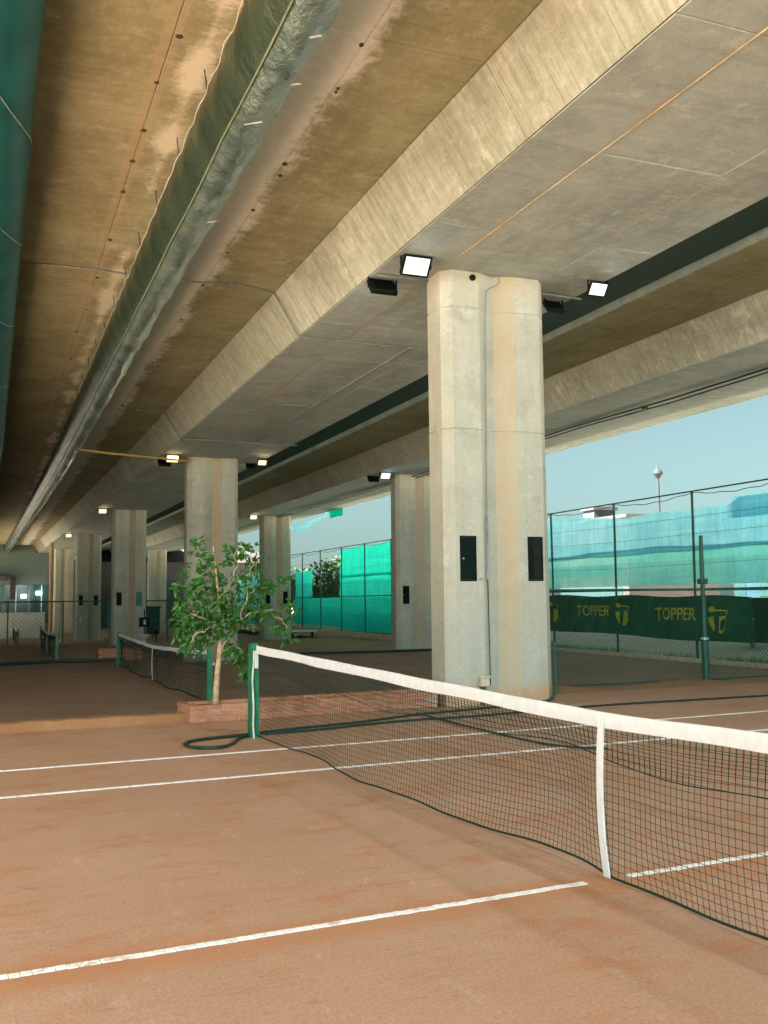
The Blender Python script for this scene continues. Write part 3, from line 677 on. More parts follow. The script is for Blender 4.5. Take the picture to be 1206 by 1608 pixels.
# ------------------------------------------------------------------ court lines
ct = empty('court_line', NETC, NROT); tag(ct, 'segmented white centre line meeting the net strap', 'court line')
mb = MB(); mb.bbox(-.0228, .0228, -.026, .026, 0, .005, .002); pme = bpy.data.meshes.new('tape_piece'); pme.from_pydata(mb.v, [], mb.f); pme.materials.append(M['tape'])
u = -6.4
while u < 6.4:
    if u < -.14 or u > .14: inst('tape_piece', pme, ct, (u, random.uniform(-.003, .003), .001+random.uniform(-.001, .001)), (0, 0, random.uniform(-.03, .03)))
    u += .0475
def cline(u0, u1, v0, v1, lab, w_=.05):
    e = tag(empty('court_line', NETC, NROT), lab, 'court line'); mb = MB()
    L_ = math.hypot(u1-u0, v1-v0); n = int(L_/.1); along_u = abs(u1-u0) > abs(v1-v0)
    for i in range(n):
        a = i/n; b = (i+1)/n-.004/L_; j = random.uniform(-.003, .003)
        if along_u: mb.box(u0+(u1-u0)*a, u0+(u1-u0)*b, v0-w_/2+j, v0+w_/2+j, .0, .006)
        else: mb.box(u0-w_/2+j, u0+w_/2+j, v0+(v1-v0)*a, v0+(v1-v0)*b, .0, .006)
    mb.build('tape', M['tape'], e)
cline(-10, 11.9, 4.115, 4.115, 'white singles sideline, second line beyond the centre line'); cline(-10, 11.9, 5.485, 5.485, 'white doubles sideline, farthest court line before the planter')
cline(-10, 11.9, -4.115, -4.115, 'singles sideline behind the viewpoint'); cline(6.4, 6.4, -4.08, 4.08, 'white service line across the court, right of the frame')

# ------------------------------------------------------------------ hoses on the court
def hose(pts, r, lab, z=0.0):
    mb = MB(); mb.tube(chaikin([(x, y, r+z) for x, y in pts], 3), r, 8); return tag(mb.build('garden_hose', M['hose'], None, smooth=True), lab, 'hose')
hose([(3.0, 11.43), (2.82, 11.40), (2.38, 11.28), (2.14, 11.17), (2.0, 10.96), (2.05, 10.67), (2.19, 10.55), (2.36, 10.54), (2.53, 10.76), (2.62, 11.05), (2.80, 11.30), (2.95, 11.34)], .019, 'dark hose looped on the clay beside the near net post')
hose([(2.93, 11.46), (3.38, 11.65), (4.01, 11.81), (4.57, 11.95), (5.43, 12.37), (5.91, 12.45), (6.6, 12.63), (7.5, 12.8)], .017, 'dark hose running from the near net post towards the nearest pier')
hose([(3.05, 11.37), (3.73, 11.46), (4.67, 11.74), (5.24, 11.82), (5.77, 11.80), (6.5, 11.89), (7.37, 12.05), (8.69, 12.21), (9.93, 12.17), (11.37, 12.18), (14.5, 12.3)], .016, 'long dark hose stretching across the court behind the net')
hose([(5.45, 12.40), (5.4, 11.59), (5.42, 11.02), (5.44, 9.78), (5.52, 8.97), (5.9, 8.6)], .013, 'thin dark hose crossing the sidelines behind the net', .02)
hose([(11.0, 36.0), (13.8, 35.6), (17.8, 35.8), (20.0, 35.6)], .05, 'dark hose lying along the far end of the lower court', -.48)
hose([(.3, 34.9), (2.0, 35.7), (4.4, 35.6)], .06, 'dark hose on the lower court left of the small brick box', -.48)

# ------------------------------------------------------------------ brick planter
PR = math.radians(5.0)
pl = tag(empty('brick_planter', (2.44, 12.86, 0), PR), 'low red brick planter with the sapling, left of the nearest pier', 'planter')
PLN, PD, PH = 3.72, .62, .235
BW, BH = .215, .068
mb = MB(); mb.box(.012, PLN-.012, .012, .09, 0, PH-.012); mb.box(.012, .09, .09, PD-.09, 0, PH-.012); mb.box(.012, PLN-.012, PD-.09, PD-.012, 0-.5, PH-.012); mb.build('mortar_bed', M['mortar'], pl)
def brick_me(l_, w_, h_):
    b = MB(); b.bbox(-l_/2, l_/2, -w_/2, w_/2, 0, h_, .006); me = bpy.data.meshes.new('brick'); me.from_pydata(b.v, [], b.f); me.materials.append(M['brick']); return me
bfull = brick_me(BW, .102, BH); bhalf = brick_me(.1, .102, BH)
for c in range(3):
    z = .002+c*.078; off = .11 if c % 2 else 0.0
    if off: inst('brick', bhalf, pl, (.052, .051, z))
    x = off+BW/2+.002
    while x+BW/2 < PLN:
        inst('brick', bfull, pl, (x, .051+random.uniform(-.005, .005), z), (0, 0, random.uniform(-.015, .015)))
        inst('brick', bfull, pl, (x, PD-.051+random.uniform(-.004, .004), z), (0, 0, random.uniform(-.015, .015))); x += BW+.012
    for y in ((.22, .44) if off else (.21, .43)): inst('brick', bfull, pl, (.051+random.uniform(-.004, .004), y, z), (0, 0, math.pi/2))
v = []; f = []; nx, ny = 24, 5
for i in range(nx+1):
    for j in range(ny+1): v.append((.1+(PLN-.12)*i/nx, .1+(PD-.2)*j/ny, .17+random.uniform(-.02, .03)))
for i in range(nx):
    for j in range(ny): a = i*(ny+1)+j; f.append((a, a+ny+1, a+ny+2, a+1))
mesh('soil', v, f, M['soil'], pl, smooth=True)
# small brick box farther on
bb = tag(empty('brick_planter', (3.65, 36.3, -.70), 0), 'small orange brick box near the far post of the second net', 'planter')
mb = MB(); mb.box(.01, 1.5, .01, .5, 0, .58); mb.build('mortar_bed', M['mortar'], bb)
bk = brick_me(.235, .11, .082)
for c in range(7):
    x = .12+(.1 if c % 2 else 0)
    while x < 1.42: inst('brick', bk, bb, (x, .05, c*.092)); x += .247
    for y in (.17, .40): inst('brick', bk, bb, (.05, y, c*.092), (0, 0, math.pi/2))
mb = MB(); mb.box(-.01, 1.52, -.012, .52, .625, .65); mb.build('cap', M['kerb'], bb)
# shrubs in the planter behind the net post
# ------------------------------------------------------------------ sapling
def leaf_add(mb, p, d, nrm, L_, W_):
    d = d.normalized(); s = d.cross(nrm)
    if s.length < 1e-4: s = d.orthogonal()
    s.normalize(); n = s.cross(d)
    fold = .22*W_
    a = p; b = p+d*L_*.45+s*W_*.5+n*fold; c = p+d*L_*.45-s*W_*.5+n*fold; m = p+d*L_*.5; e = p+d*L_-n*L_*.12
    b2 = p+d*L_*.78+s*W_*.33+n*fold*.5; c2 = p+d*L_*.78-s*W_*.33+n*fold*.5
    mb.add([a, b, m, c, e, b2, c2], [(0, 1, 2), (0, 2, 3), (1, 5, 2), (5, 4, 2), (2, 6, 3), (2, 4, 6)])
def rdir(zb=0.0):
    while 1:
        q = Vector((random.uniform(-1, 1), random.uniform(-1, 1), random.uniform(-1, 1)))
        if .05 < q.length < 1: q = q.normalized(); q.z += zb; return q.normalized()
def branch(mb, a, b, r0, r1, jig=.04, n=7):
    a, b = Vector(a), Vector(b); pts = []
    for i in range(n): t_ = i/(n-1); pts.append(a.lerp(b, t_)+Vector((random.uniform(-1, 1), random.uniform(-1, 1), random.uniform(-.5, .5)))*jig*math.sin(math.pi*t_)+Vector((0, 0, .05*math.sin(math.pi*t_))))
    mb.tube(pts, [r0+(r1-r0)*i/(n-1) for i in range(n)], 7); return pts
tx, ty = 2.86, 13.27
sp = tag(empty('sapling_tree', (tx, ty, .17)), 'young leafy sapling with pale trunk in the brick planter', 'tree')
tr = MB(); tw = MB()
O = Vector((0, 0, 0))
trunk = [Vector(q) for q in ((0, 0, -.12), (.012, .0, .2), (.03, .01, .45), (.055, .01, .66), (.06, .0, .9), (.05, -.01, 1.15), (.03, .0, 1.5), (.0, .02, 1.9), (-.03, .03, 2.15))]
tr.tube(trunk, [.048, .042, .038, .036, .028, .024, .018, .012, .007], 9)
limbs = [((.055, .01, .66), (.34, -.05, 1.15), (.45, -.1, 1.75), (.50, -.05, 2.1)), ((.055, .01, .62), (.30, .05, .80), (.42, .1, .52)),
         ((.06, 0, .85), (-.2, .1, 1.1), (-.38, .1, 1.45)), ((.05, 0, 1.0), (-.25, -.1, 1.2), (-.48, -.05, 1.15)), ((.04, 0, 1.25), (-.2, .1, 1.6), (-.25, .1, 2.05)),
         ((.34, -.05, 1.15), (.7, .05, 1.25), (.98, .1, 1.22)), ((.40, -.08, 1.45), (.75, -.1, 1.6), (.88, -.1, 1.66)), ((.03, 0, 1.4), (.2, -.2, 1.7), (.3, -.2, 2.2)),
         ((.0, .0, 1.1), (-.1, .3, 1.2), (-.3, .35, 1.3)), ((.2, 0, .95), (.4, .2, 1.15), (.62, .3, 1.2)), ((.0, 0, 1.0), (-.2, -.25, 1.0), (-.4, -.3, .85)), ((.7, .05, 1.22), (.95, .0, 1.1), (1.05, 0, .9))]
tips = []
for L_ in limbs:
    for a, b in zip(L_, L_[1:]):
        r0 = .012 if a[2] < 1.3 else .007
        pts = branch(tr if r0 > .01 else tw, a, b, r0, r0*.6)
        tips += pts[1:]
tr.build('trunk', M['bark'], sp, smooth=True)
clumps = []   # centre, radius, leaf count
for c, r, n_ in [((-.38, 0, 1.45), .20, 80), ((-.46, -.05, 1.18), .20, 85), ((-.28, .0, 1.02), .22, 95), ((-.10, .0, 1.25), .25, 140), ((.12, 0, 1.35), .25, 140), ((.05, -.1, 1.05), .2, 90), ((.30, 0, 1.20), .22, 110),
                 ((-.20, .05, 1.62), .16, 48), ((-.12, .05, 1.95), .17, 52), ((-.26, .08, 2.17), .12, 32), ((.02, .02, 1.68), .15, 42), ((.16, -.1, 2.0), .15, 44), ((.33, -.1, 1.72), .15, 44), ((.40, -.15, 2.1), .16, 46), ((.50, -.05, 1.88), .15, 40),
                 ((.58, -.05, 1.52), .16, 46), ((.72, -.1, 1.62), .14, 40), ((.88, -.1, 1.72), .09, 18), ((.55, .05, 1.22), .17, 50), ((.78, .05, 1.25), .13, 26), ((.95, .05, 1.10), .14, 30), ((1.08, .0, 1.30), .11, 26), ((1.02, 0, .90), .11, 22), ((.90, 0, 1.02), .10, 16),
                 ((.30, .05, .70), .13, 46), ((.36, .08, .54), .12, 40), ((.20, .05, .78), .10, 36), ((.44, .1, .36), .08, 24), ((-.42, -.2, .86), .13, 42), ((-.22, -.1, .80), .12, 38), ((-.55, -.05, 1.0), .08, 18), ((-.50, .0, 1.62), .07, 14), ((-.42, .05, 1.85), .07, 14)]:
    for _ in range(int(n_*.7)):
        q = Vector(c)+rdir()*r*1.08*(random.random()**.45)*Vector((1, .9, .95)).length/1.65
        clumps.append(q)
lf = MB()
for q in clumps:
    d = rdir(-.35); leaf_add(lf, q, d, rdir(.8), random.uniform(.07, .15), random.uniform(.045, .085))
tw.build('twigs', M['bark'], sp, smooth=True)
o = lf.build('crown', M['leaf'], sp); o['kind'] = 'stuff'

# ------------------------------------------------------------------ chain-link dividing fence right of the pier
def chain(axis, fixed, a0, a1, z0, z1, pitch, r, sag=0.0):
    """woven wires: axis 'x' or 'y'"""
    mb = MB(); hgt = z1-z0
    def P_(a, z, o): return (a, fixed+o, z) if axis == 'x' else (fixed+o, a, z)
    a = a0-hgt
    while a < a1:
        for s in (1, -1):
            if s > 0: q0, q1 = (a, z0), (a+hgt, z1)
            else: q0, q1 = (a, z1), (a+hgt, z0)
            t0 = max(0, (a0-q0[0])/hgt); t1 = min(1, (a1-q0[0])/hgt)
            if t1-t0 < .02: continue
            pa = P_(q0[0]+hgt*t0, q0[1]+(q1[1]-q0[1])*t0, s*r*.8); pb = P_(q0[0]+hgt*t1, q0[1]+(q1[1]-q0[1])*t1, s*r*.8)
            mb.tube([pa, pb], r, 3, False)
        a += pitch
    return mb
df = tag(empty('chain_link_fence', (12.25, 14.66, 0)), 'low chain link divider with one tall green post, right of the nearest pier', 'fence')
def loc_to(mb, p): mb.v = [(x-p[0], y-p[1], z-p[2]) for x, y, z in mb.v]; return mb
o = loc_to(chain('x', 14.66, 8.25, 20.3, .04, 1.70, .085, .0022), (12.25, 14.66, 0)).build('wire_mesh', M['steel_green'], df); o['kind'] = 'stuff'
for (x, h_, r) in ((12.25, 2.70, .045), (16.6, 2.7, .045), (20.2, 2.7, .045)):
    mb = MB(); mb.tube([(x-12.25, 0, -.4), (x-12.25, 0, .8), (x-12.25, 0, .81), (x-12.25, 0, h_)], [r*1.5, r*1.45, r, r*.8], 10); mb.build('post', M['steel_green'], df)
    mb = MB(); mb.tube([(x-12.25, 0, .78), (x-12.25, 0, .82)], r*1.65, 10); mb.build('collar', M['galv'], df)
    mb = MB(); mb.bbox(x-12.25-.07, x-12.25+.09, -.05, .07, 1.80, 1.90, .01); mb.build('clamp', M['steel_green'], df)
mb = MB(); mb.tube([(8.25-12.25, 0, 1.70), (20.2-12.25, 0, 1.70)], .022, 8); mb.build('top_rail', M['steel_green'], df)
mb = MB(); mb.tube([(8.3-12.25+.4*i, .02*math.sin(i*1.7), .06+.01*math.sin(i)) for i in range(30)], .012, 6); mb.build('bottom_wire', M['steel_green'], df)

# ------------------------------------------------------------------ boundary fence on the right
FX = 20.7
bf = tag(empty('boundary_fence', (FX, 25, -.5)), 'tall green boundary fence with posts and wire along the right side', 'fence')
FP = (FX, 25, -.5)
posts = [25.14+4.2*k for k in range(-3, 18)]
for i, y in enumerate(posts):
    top = 4.93; ln_ = random.uniform(-.03, .03)
    mb = MB(); mb.tube([(0, y-25, -.4), (0+ln_*.3, y-25, 2.5), (ln_, y-25, top+.5)], .04, 8); mb.build('post', M['steel_green'], bf)
mb = MB(); mb.tube([(0, posts[0]-25, 5.41), (0, posts[-1]-25, 5.41)], .024, 8); mb.build('top_rail', M['steel_green'], bf)
mb = MB(); mb.tube([(0.03, posts[0]-25, 2.30), (0.03, posts[-1]-25, 2.30)], .028, 8); mb.build('mid_rail', M['steel_green'], bf)
# slack wire below the top rail with twisted ties
sw = []
for i in range(260):
    y = posts[0]+i*.33; k = ((y-posts[0]) % 4.2)/4.2; sw.append((-.01+.01*math.sin(i*2.2), y-25, 5.36-.14*math.sin(math.pi*k)+.02*math.sin(i*1.9)))
mb = MB(); mb.tube(sw, .014, 5); mb.build('slack_wire', M['hose'], bf)
for z in (1.2, 3.1, 3.55, 4.05, 4.6):
    mb = MB(); mb.tube([(.01, y-25, z+.03*math.sin(y)) for y in posts], .006, 4); mb.build('line_wire', M['steel_green'], bf)
o = loc_to(chain('y', FX+.01, posts[0], posts[-1], -.42, 2.75, .13, .003), FP).build('wire_mesh', M['steel_green'], bf); o['kind'] = 'stuff'

def sheet(name, mat, lab, cat, y0, y1, z0, z1, x=20.86, nY=40, nZ=12, wave=.04, sag0=0.0, sag1=0.0, hem=None, folds=1.0, group=None):
    e = tag(empty(name, (x, y0, z0 if isinstance(z0, (int, float)) else z0(y0))), lab, cat, group); p0 = e.location.copy()
    v = []; f = []; ph = random.uniform(0, 6)
    for i in range(nY+1):
        y = y0+(y1-y0)*i/nY; k = ((y-y0) % 4.2)/4.2
        za = (z0(y) if callable(z0) else z0)-sag0*math.sin(math.pi*k); zb = (z1(y) if callable(z1) else z1)-sag1*math.sin(math.pi*k)
        for j in range(nZ+1):
            t_ = j/nZ; ox = wave*(math.sin(y*2.1*folds+ph+t_*1.5)*.6+math.sin(y*5.3*folds-t_*3+ph)*.35+math.sin(t_*7+y*.8)*.5)*(1-.5*abs(2*t_-1))
            v.append((ox, y-p0.y, za+(zb-za)*t_-p0.z))
    for i in range(nY):
        for j in range(nZ): a = i*(nZ+1)+j; f.append((a, a+nZ+1, a+nZ+2, a+1))
    mesh('cloth', v, f, mat, e, smooth=True)
    if hem:
        mb = MB(); mb.tube([(v[i*(nZ+1)+nZ][0]-.012, v[i*(nZ+1)+nZ][1], v[i*(nZ+1)+nZ][2]) for i in range(nY+1)], .022, 5); mb.build('hem_rope', hem, e)
    return e
sheet('shade_cloth', M['screen_blue'], 'pale blue upper shade cloth on the right boundary fence', 'shade cloth', 14.5, 42.5, 3.05, lambda y: 4.40+max(0, (y-29))*.075 if y > 23.5 else 4.55, nY=90, wave=.035, sag0=.05, sag1=.04)
sheet('shade_cloth', M['screen_green'], 'sea green lower shade cloth above the dark banner', 'shade cloth', 14.5, 42.5, 1.95, lambda y: 3.20+.05*math.sin(y*.5), x=20.92, nY=90, wave=.04, sag1=.05, hem=M['rope'])
sheet('shade_cloth', M['far_blue'] if False else M['screen_blue'], 'small darker blue cloth doubled at the top right of the fence', 'shade cloth', 14.5, 23.6, 3.9, 4.60, x=20.97, nY=30, wave=.02)
GT = 'turquoise tarpaulins on the far stretch of fence'
sheet('tarpaulin', M['tarp'], 'large turquoise tarpaulin, upper sheet left of the half-hidden pier', 'tarpaulin', 47.5, 59.3, 2.95, 4.85, nY=50, wave=.07, sag1=.10)
sheet('tarpaulin', M['tarp'], 'turquoise tarpaulin, middle sheet left of the half-hidden pier', 'tarpaulin', 47.5, 59.3, 1.62, 3.12, x=20.80, nY=50, wave=.07, sag0=.08)
sheet('tarpaulin', M['tarp2'], 'green tarpaulin, lowest sheet left of the half-hidden pier', 'tarpaulin', 47.5, 59.3, -.28, 1.66, x=20.84, nY=50, wave=.07, sag0=.05, sag1=.05)
sheet('tarpaulin', M['tarp'], 'small turquoise tarpaulin scrap right of the sapling', 'tarpaulin', 65.3, 69.4, 1.75, 3.75, nY=20, wave=.05, sag1=.15)
sheet('tarpaulin', M['tarp2'], 'low green tarpaulin under the bush gap in the fence', 'tarpaulin', 59.4, 70, -.15, 1.72, nY=40, wave=.06)
sheet('shade_cloth', M['screen_green'], 'pale teal shade cloth seen through the sapling leaves', 'shade cloth', 71, 98, -.9, 3.9, nY=60, wave=.06, sag1=.1)
# loose torn sheet under the edge of the right viaduct
e = tag(empty('torn_sheet', (20.7, 67, 6.75)), 'torn pale sheet hanging from the edge of the right viaduct', 'torn sheet')
v = []; f = []
for i in range(13):
    t_ = i/12; y = -6+12*t_
    for j in range(3): v.append((.15*math.sin(t_*9+j), y, .72-.16*j*(1.6-abs(2*t_-1))+.05*math.sin(t_*23+j)-.55*(1-abs(2*t_-1))))
for i in range(12):
    for j in range(2): a = i*3+j; f.append((a, a+3, a+4, a+1))
mesh('cloth', v, f, M['screen_blue'], e)
mb = MB(); mb.box(-.02, .0, -8.6, -6.1, .18, .64); mb.build('green_patch', M['tarp2'], e)

# ------------------------------------------------------------------ banner
BX = 20.58
bn = tag(empty('banner', (BX, 22.4, .17)), 'long dark green banner printed TOPPER in yellow on the fence', 'banner')
def ban_off(y, z): return -.03-.03*math.sin(y*1.3+z*2.0)-.025*math.sin(y*3.1-z*3.5)*(1.3-z*.4)-.015*math.sin(y*6.1+z*5)
def ban_z(y, t_): z0 = .17+(y-22.4)*.012+.03*math.sin(y*.9); z1 = 1.56+(y-22.4)*.009-.03*math.sin(y*1.5); return z0+(z1-z0)*t_
def ban(y0, y1, nm, mat, lab=None):
    v = []; f = []; nY = int((y1-y0)/.1); nZ = 12
    for i in range(nY+1):
        for j in range(nZ+1): y = y0+(y1-y0)*i/nY; z = ban_z(y, j/nZ); v.append((ban_off(y, z), y-22.4, z-.17))
    for i in range(nY):
        for j in range(nZ): a = i*(nZ+1)+j; f.append((a, a+nZ+1, a+nZ+2, a+1))
    return mesh(nm, v, f, mat, bn, smooth=True)
ban(22.45, 40.0, 'cloth', M['banner'])
bn2 = tag(empty('banner', (BX, 15.5, .17)), 'plain dark banner at the right edge of the fence', 'banner')
v = []; f = []
for i in range(70):
    y = 15.5+6.96*i/69
    for j in range(9): z = .22+1.3*j/8; v.append((ban_off(y, z), y-15.5, z-.17))
for i in range(69):
    for j in range(8): a = i*9+j; f.append((a, a+9, a+10, a+1))
mesh('cloth', v, f, plain('banner_dark', (.006, .04, .025), .6), bn2, smooth=True)
for k_, (y, z) in enumerate(((22.5, 1.5), (22.5, .9), (22.5, .22), (27.1, 1.5), (31.3, 1.55))):
    mb = MB(); mb.tube([(ban_off(y, z)-.006, y-22.4, z-.17), (ban_off(y, z)-.012, y-22.4, z-.17)], .022, 8); mb.build('eyelet', M['galv'], bn)
# lettering: seen from -X the text reads towards decreasing Y
def print_text(txt, ystart, zbase, height, width):
    cu = bpy.data.curves.new('t', 'FONT'); cu.body = txt; cu.size = 1.0; cu.fill_mode = 'FRONT' if hasattr(cu, 'fill_mode') else cu.fill_mode
    cu.offset = .012
    ob = bpy.data.objects.new('t', cu); COL.objects.link(ob); dg = bpy.context.evaluated_depsgraph_get()
    me = bpy.data.meshes.new_from_object(ob.evaluated_get(dg)); bpy.data.objects.remove(ob)
    bm = bmesh.new(); bm.from_mesh(me)
    bmesh.ops.triangulate(bm, faces=bm.faces[:]); 
    xs = [q.co.x for q in bm.verts]; ysv = [q.co.y for q in bm.verts]; x0, x1, y0, y1 = min(xs), max(xs), min(ysv), max(ysv)
    for q in bm.verts:
        a = (q.co.x-x0)/(x1-x0); b = (q.co.y-y0)/(y1-y0)
        y = ystart-a*width-b*.05*height; z = zbase+b*height
        q.co = Vector((ban_off(y, z)-.010, y-22.4, z-.17))
    bm.to_mesh(me); bm.free(); me.materials.clear(); me.materials.append(M['yellowprint'])
    o = bpy.data.objects.new('lettering', me); link(o, bn)
def emblem(yc, zc, s):
    """ball-headed stroke above two slanted blades"""
    def poly(pts, nm='emblem'):
        v = [(ban_off(yc-a*s, zc+b*s)-.011, yc-a*s-22.4, zc+b*s-.17) for a, b in pts]; return v
    mb = MB()
    c1 = [(-.26+.20*math.cos(k*math.pi/5), .36+.11*math.sin(k*math.pi/5)) for k in range(10)]
    mb.add(poly(c1), [tuple(range(10))])
    mb.add(poly([(-.14, .36), (.55, .33), (.55, .29), (-.14, .30)]), [(0, 1, 2, 3)])
    mb.add(poly([(.50, .30), (.54, .30), (.50, .12), (.46, .12)]), [(0, 1, 2, 3)])
    mb.add(poly([(-.50, .05), (-.16, .10), (-.18, -.42), (-.28, -.45), (-.42, -.20)]), [(0, 1, 2, 3, 4)])
    mb.add(poly([(.14, .10), (.48, .12), (.42, -.35), (.22, -.55), (.02, -.50)]), [(0, 1, 2, 3, 4)])
    mb.build('emblem', M['yellowprint'], bn)
print_text('TOPPER', 31.70, .90, .38, 2.15); print_text('TOPPER', 27.02, .82, .40, 2.05)
print_text('TOPPER', 36.6, .95, .38, 2.15)
emblem(28.80, 1.0, .80); emblem(23.95, .88, .82); emblem(33.35, 1.05, .78)

# grass strip along the fence
gb = MB()
for _ in range(12000):
    y = random.uniform(12, 60); x = 20.62+random.random()**1.3*.8; d = math.sin(y*1.7)+math.sin(y*.63)
    if random.random() > .55+.3*d: continue
    zz = -.48+max(0, x-20.75)*.14; h_ = random.uniform(.10, .26); a = random.uniform(0, 6.28); w_ = .012
    lean = Vector((random.uniform(-.09, .09), random.uniform(-.09, .09), 0)); p = Vector((x, y, zz-.02)); s = Vector((math.cos(a), math.sin(a), 0))*w_
    gb.add([p-s, p+s, p+lean+Vector((0, 0, h_))], [(0, 1, 2)])
tag(gb.build('grass_strip', M['grass']), 'green grass tufts along the foot of the boundary fence', 'grass', kind='stuff')

# ------------------------------------------------------------------ far things to the right
def bush(loc, rx, rz, n_, lab, seed, mat=M['leaf2'], ls=.22):
    random.seed(seed); e = tag(empty('bush', loc), lab, 'bush'); mb = MB()
    for k in range(n_):
        cl = rdir(); q = Vector((cl.x*rx, cl.y*rx, abs(cl.z)*rz))*(random.random()**.35); q *= 1+.18*math.sin(cl.x*7+cl.y*5)
        q.z += rz*.25; leaf_add(mb, q, rdir(.1), rdir(.8), random.uniform(.6, 1.2)*ls, random.uniform(.4, .7)*ls)
    o = mb.build('crown', mat, e); o['kind'] = 'stuff'
    st = MB(); st.tube([(0, 0, -.3), (.1, 0, rz*.4), (0, .1, rz*.8)], [.09, .07, .03], 7); st.build('trunk', M['bark'], e)
bush((25.5, 72, .2), 3.4, 3.6, 2600, 'green bush beyond the fence between the tarpaulins', 3, ls=.4)
bush((24.5, 82, .2), 2.4, 3.2, 1500, 'second green bush beyond the fence, behind the sapling', 5, ls=.4)
bush((23.2, 25.5, -.1), .8, .9, 420, 'small shrub behind the banner at the right', 8, ls=.16)
random.seed(21)
lm = tag(empty('floodlight_mast', (102, 132, 0)), 'slender distant mast with a round lamp crown against the sky', 'mast')
mb = MB(); mb.tube([(0, 0, 0), (0, 0, 21.6)], [.34, .22], 10); mb.build('pole', M['mast'], lm)
mb = MB(); mb.tube([(0, 0, 21.0), (0, 0, 21.8), (0, 0, 22.2), (0, 0, 22.8)], [.25, .85, .75, .2], 12); mb.build('lamp_ring', M['mast'], lm)
mb = MB(); mb.tube([(0, 0, 22.8), (0, 0, 23.3)], [.2, .1], 6); mb.build('finial', M['mast'], lm)
def far_building(name, x0, x1, y0, y1, h_, mat, lab, rows, cols, roof=None):
    e = tag(empty(name, (x0, y0, .3)), lab, 'building'); mb = MB(); mb.box(0, x1-x0, 0, y1-y0, 0, h_); mb.build('wall', mat, e)
    mb = MB(); mb.box(-.3, x1-x0+.3, -.3, y1-y0+.3, h_+.003, h_+.5); mb.build('roof', roof or mat, e)
    wme = bpy.data.meshes.new('window'); b = MB(); b.box(-.06, 0, 0, 1.4, 0, 1.5); wme.from_pydata(b.v, [], b.f); wme.materials.append(M['glass'])
    for r in range(rows):
        for c in range(cols): inst('window', wme, e, (-.003, 1.5+c*(y1-y0-3)/max(1, cols-1), 1.2+r*3.2))
    return e
far_building('far_building', 84, 100, 116, 134, 12.6, M['far_pink'], 'long pale pink building showing above the shade cloth', 3, 12)
far_building('far_building', 62, 74, 46, 70, 8.5, M['far_blue'], 'blue clad building at the far right above the shade cloth', 3, 8)
far_building('far_building', 88, 92, 130, 133, 15.0, M['far_white'], 'small rooftop block beside the pink building', 1, 2)
# ------------------------------------------------------------------ far end under the viaduct (left)
sw_ = tag(empty('unseen_shade_wall', (-11.6, 19, -1.3)), 'tall unseen wall added on the left to keep the far courts in shade', 'wall')  # added out of view; blocks light so the far ceiling stays dark
mb = MB(); mb.box(0, .5, 0, 58, 0, 10.2); mb.build('wall', M['core'], sw_)
for i in range(10): mb = MB(); mb.box(.503, .8, 1+6*i, 1.5+6*i, 0, 9.4); mb.build('buttress', M['core'], sw_)
wl = tag(empty('boundary_wall', (-14, 84, -1.2)), 'low white boundary wall at the far left end', 'wall')
mb = MB(); mb.box(0, 18.2, 0, .25, 0, 1.95); mb.build('wall', M['wallwhite'], wl); mb = MB(); mb.bbox(-.02, 18.24, -.05, .30, 1.953, 2.05, .02); mb.build('coping', M['wallwhite'], wl)
rf = tag(empty('railing_fence', (-2, 60, -1.2)), 'thin dark railing crossing between the far piers', 'fence')
for x in range(0, 21, 3): mb = MB(); mb.tube([(x, 0, 0), (x, 0, 2.9)], .04, 6); mb.build('post', M['steel_green'], rf)
mb = MB(); mb.tube([(0, 0, 2.85), (20, 0, 2.85)], .04, 6); mb.build('top_rail', M['steel_green'], rf)
o = loc_to(chain('x', 60.0, -2, 18, -1.1, 1.6, .30, .006), (-2, 60, -1.2)).build('wire_mesh', M['steel_green'], rf); o['kind'] = 'stuff'
po = tag(mesh('brown_pole', *(lambda m: (m.v, m.f))(MB().tube([(0, 0, 0), (0, 0, 7.6)], .16, 8)), M['bark'], None, loc=(4.55, 82.5, -1.2)), 'dark brown upright pole at the end of the white wall', 'pole')
cl = tag(empty('clubhouse', (-16, 104, -1.2)), 'shaded glass-fronted clubhouse behind the white boundary wall', 'building')
mb = MB(); mb.box(0, 22, 0, 8, 0, 9.5); mb.build('wall', plain('clubhouse_wall', (.12, .16, .145), .8), cl)
for i in range(9):
    x = .6+i*2.4; mb = MB(); mb.box(x, x+2.1, -.06, -.003, .8, 4.6); wn = mb.build('window', M['glass'], cl)
    mb = MB(); mb.box(x+1.0, x+1.08, -.09, -.061, .8, 4.6); mb.build('mullion', M['wallwhite'], wn)
mb = MB(); mb.bbox(12.5, 17.6, -1.4, -.062, 5.0, 5.5, .05); mb.build('awning', M['far_white'], cl)
mb = MB(); mb.box(17.9, 18.4, -.5, -.4, 3.2, 5.4); mb.build('hanging_sign', M['far_pink'], cl)
random.seed(5)
for (x, z) in ((12.9, 2.9), (16.2, 3.1), (18.9, 3.3), (20.3, 3.6)):
    mb = MB(); mb.bbox(x, x+.5, -.7, -.4, z, z+.35, .03); mb.build('wall_lamp', emis('lamp_glow_%d' % int(x*10), (.75, 1.0, .95), 1.2), cl)
wb = tag(empty('white_building', (8.5, 112, -1.2)), 'pale rendered building with a teal door seen between far piers', 'building')
mb = MB(); mb.box(0, 24, 0, 10, 0, 7.2); mb.build('wall', M['far_white'], wb)
mb = MB(); mb.add([(-.4, -.4, 7.203), (24.4, -.4, 7.203), (24.4, 10.4, 7.203), (-.4, 10.4, 7.203), (4, 5, 9.4), (20, 5, 9.4)], [(0, 3, 2, 1), (0, 1, 5, 4), (1, 2, 5), (2, 3, 4, 5), (3, 0, 4)]); mb.build('roof', M['far_pink'], wb)
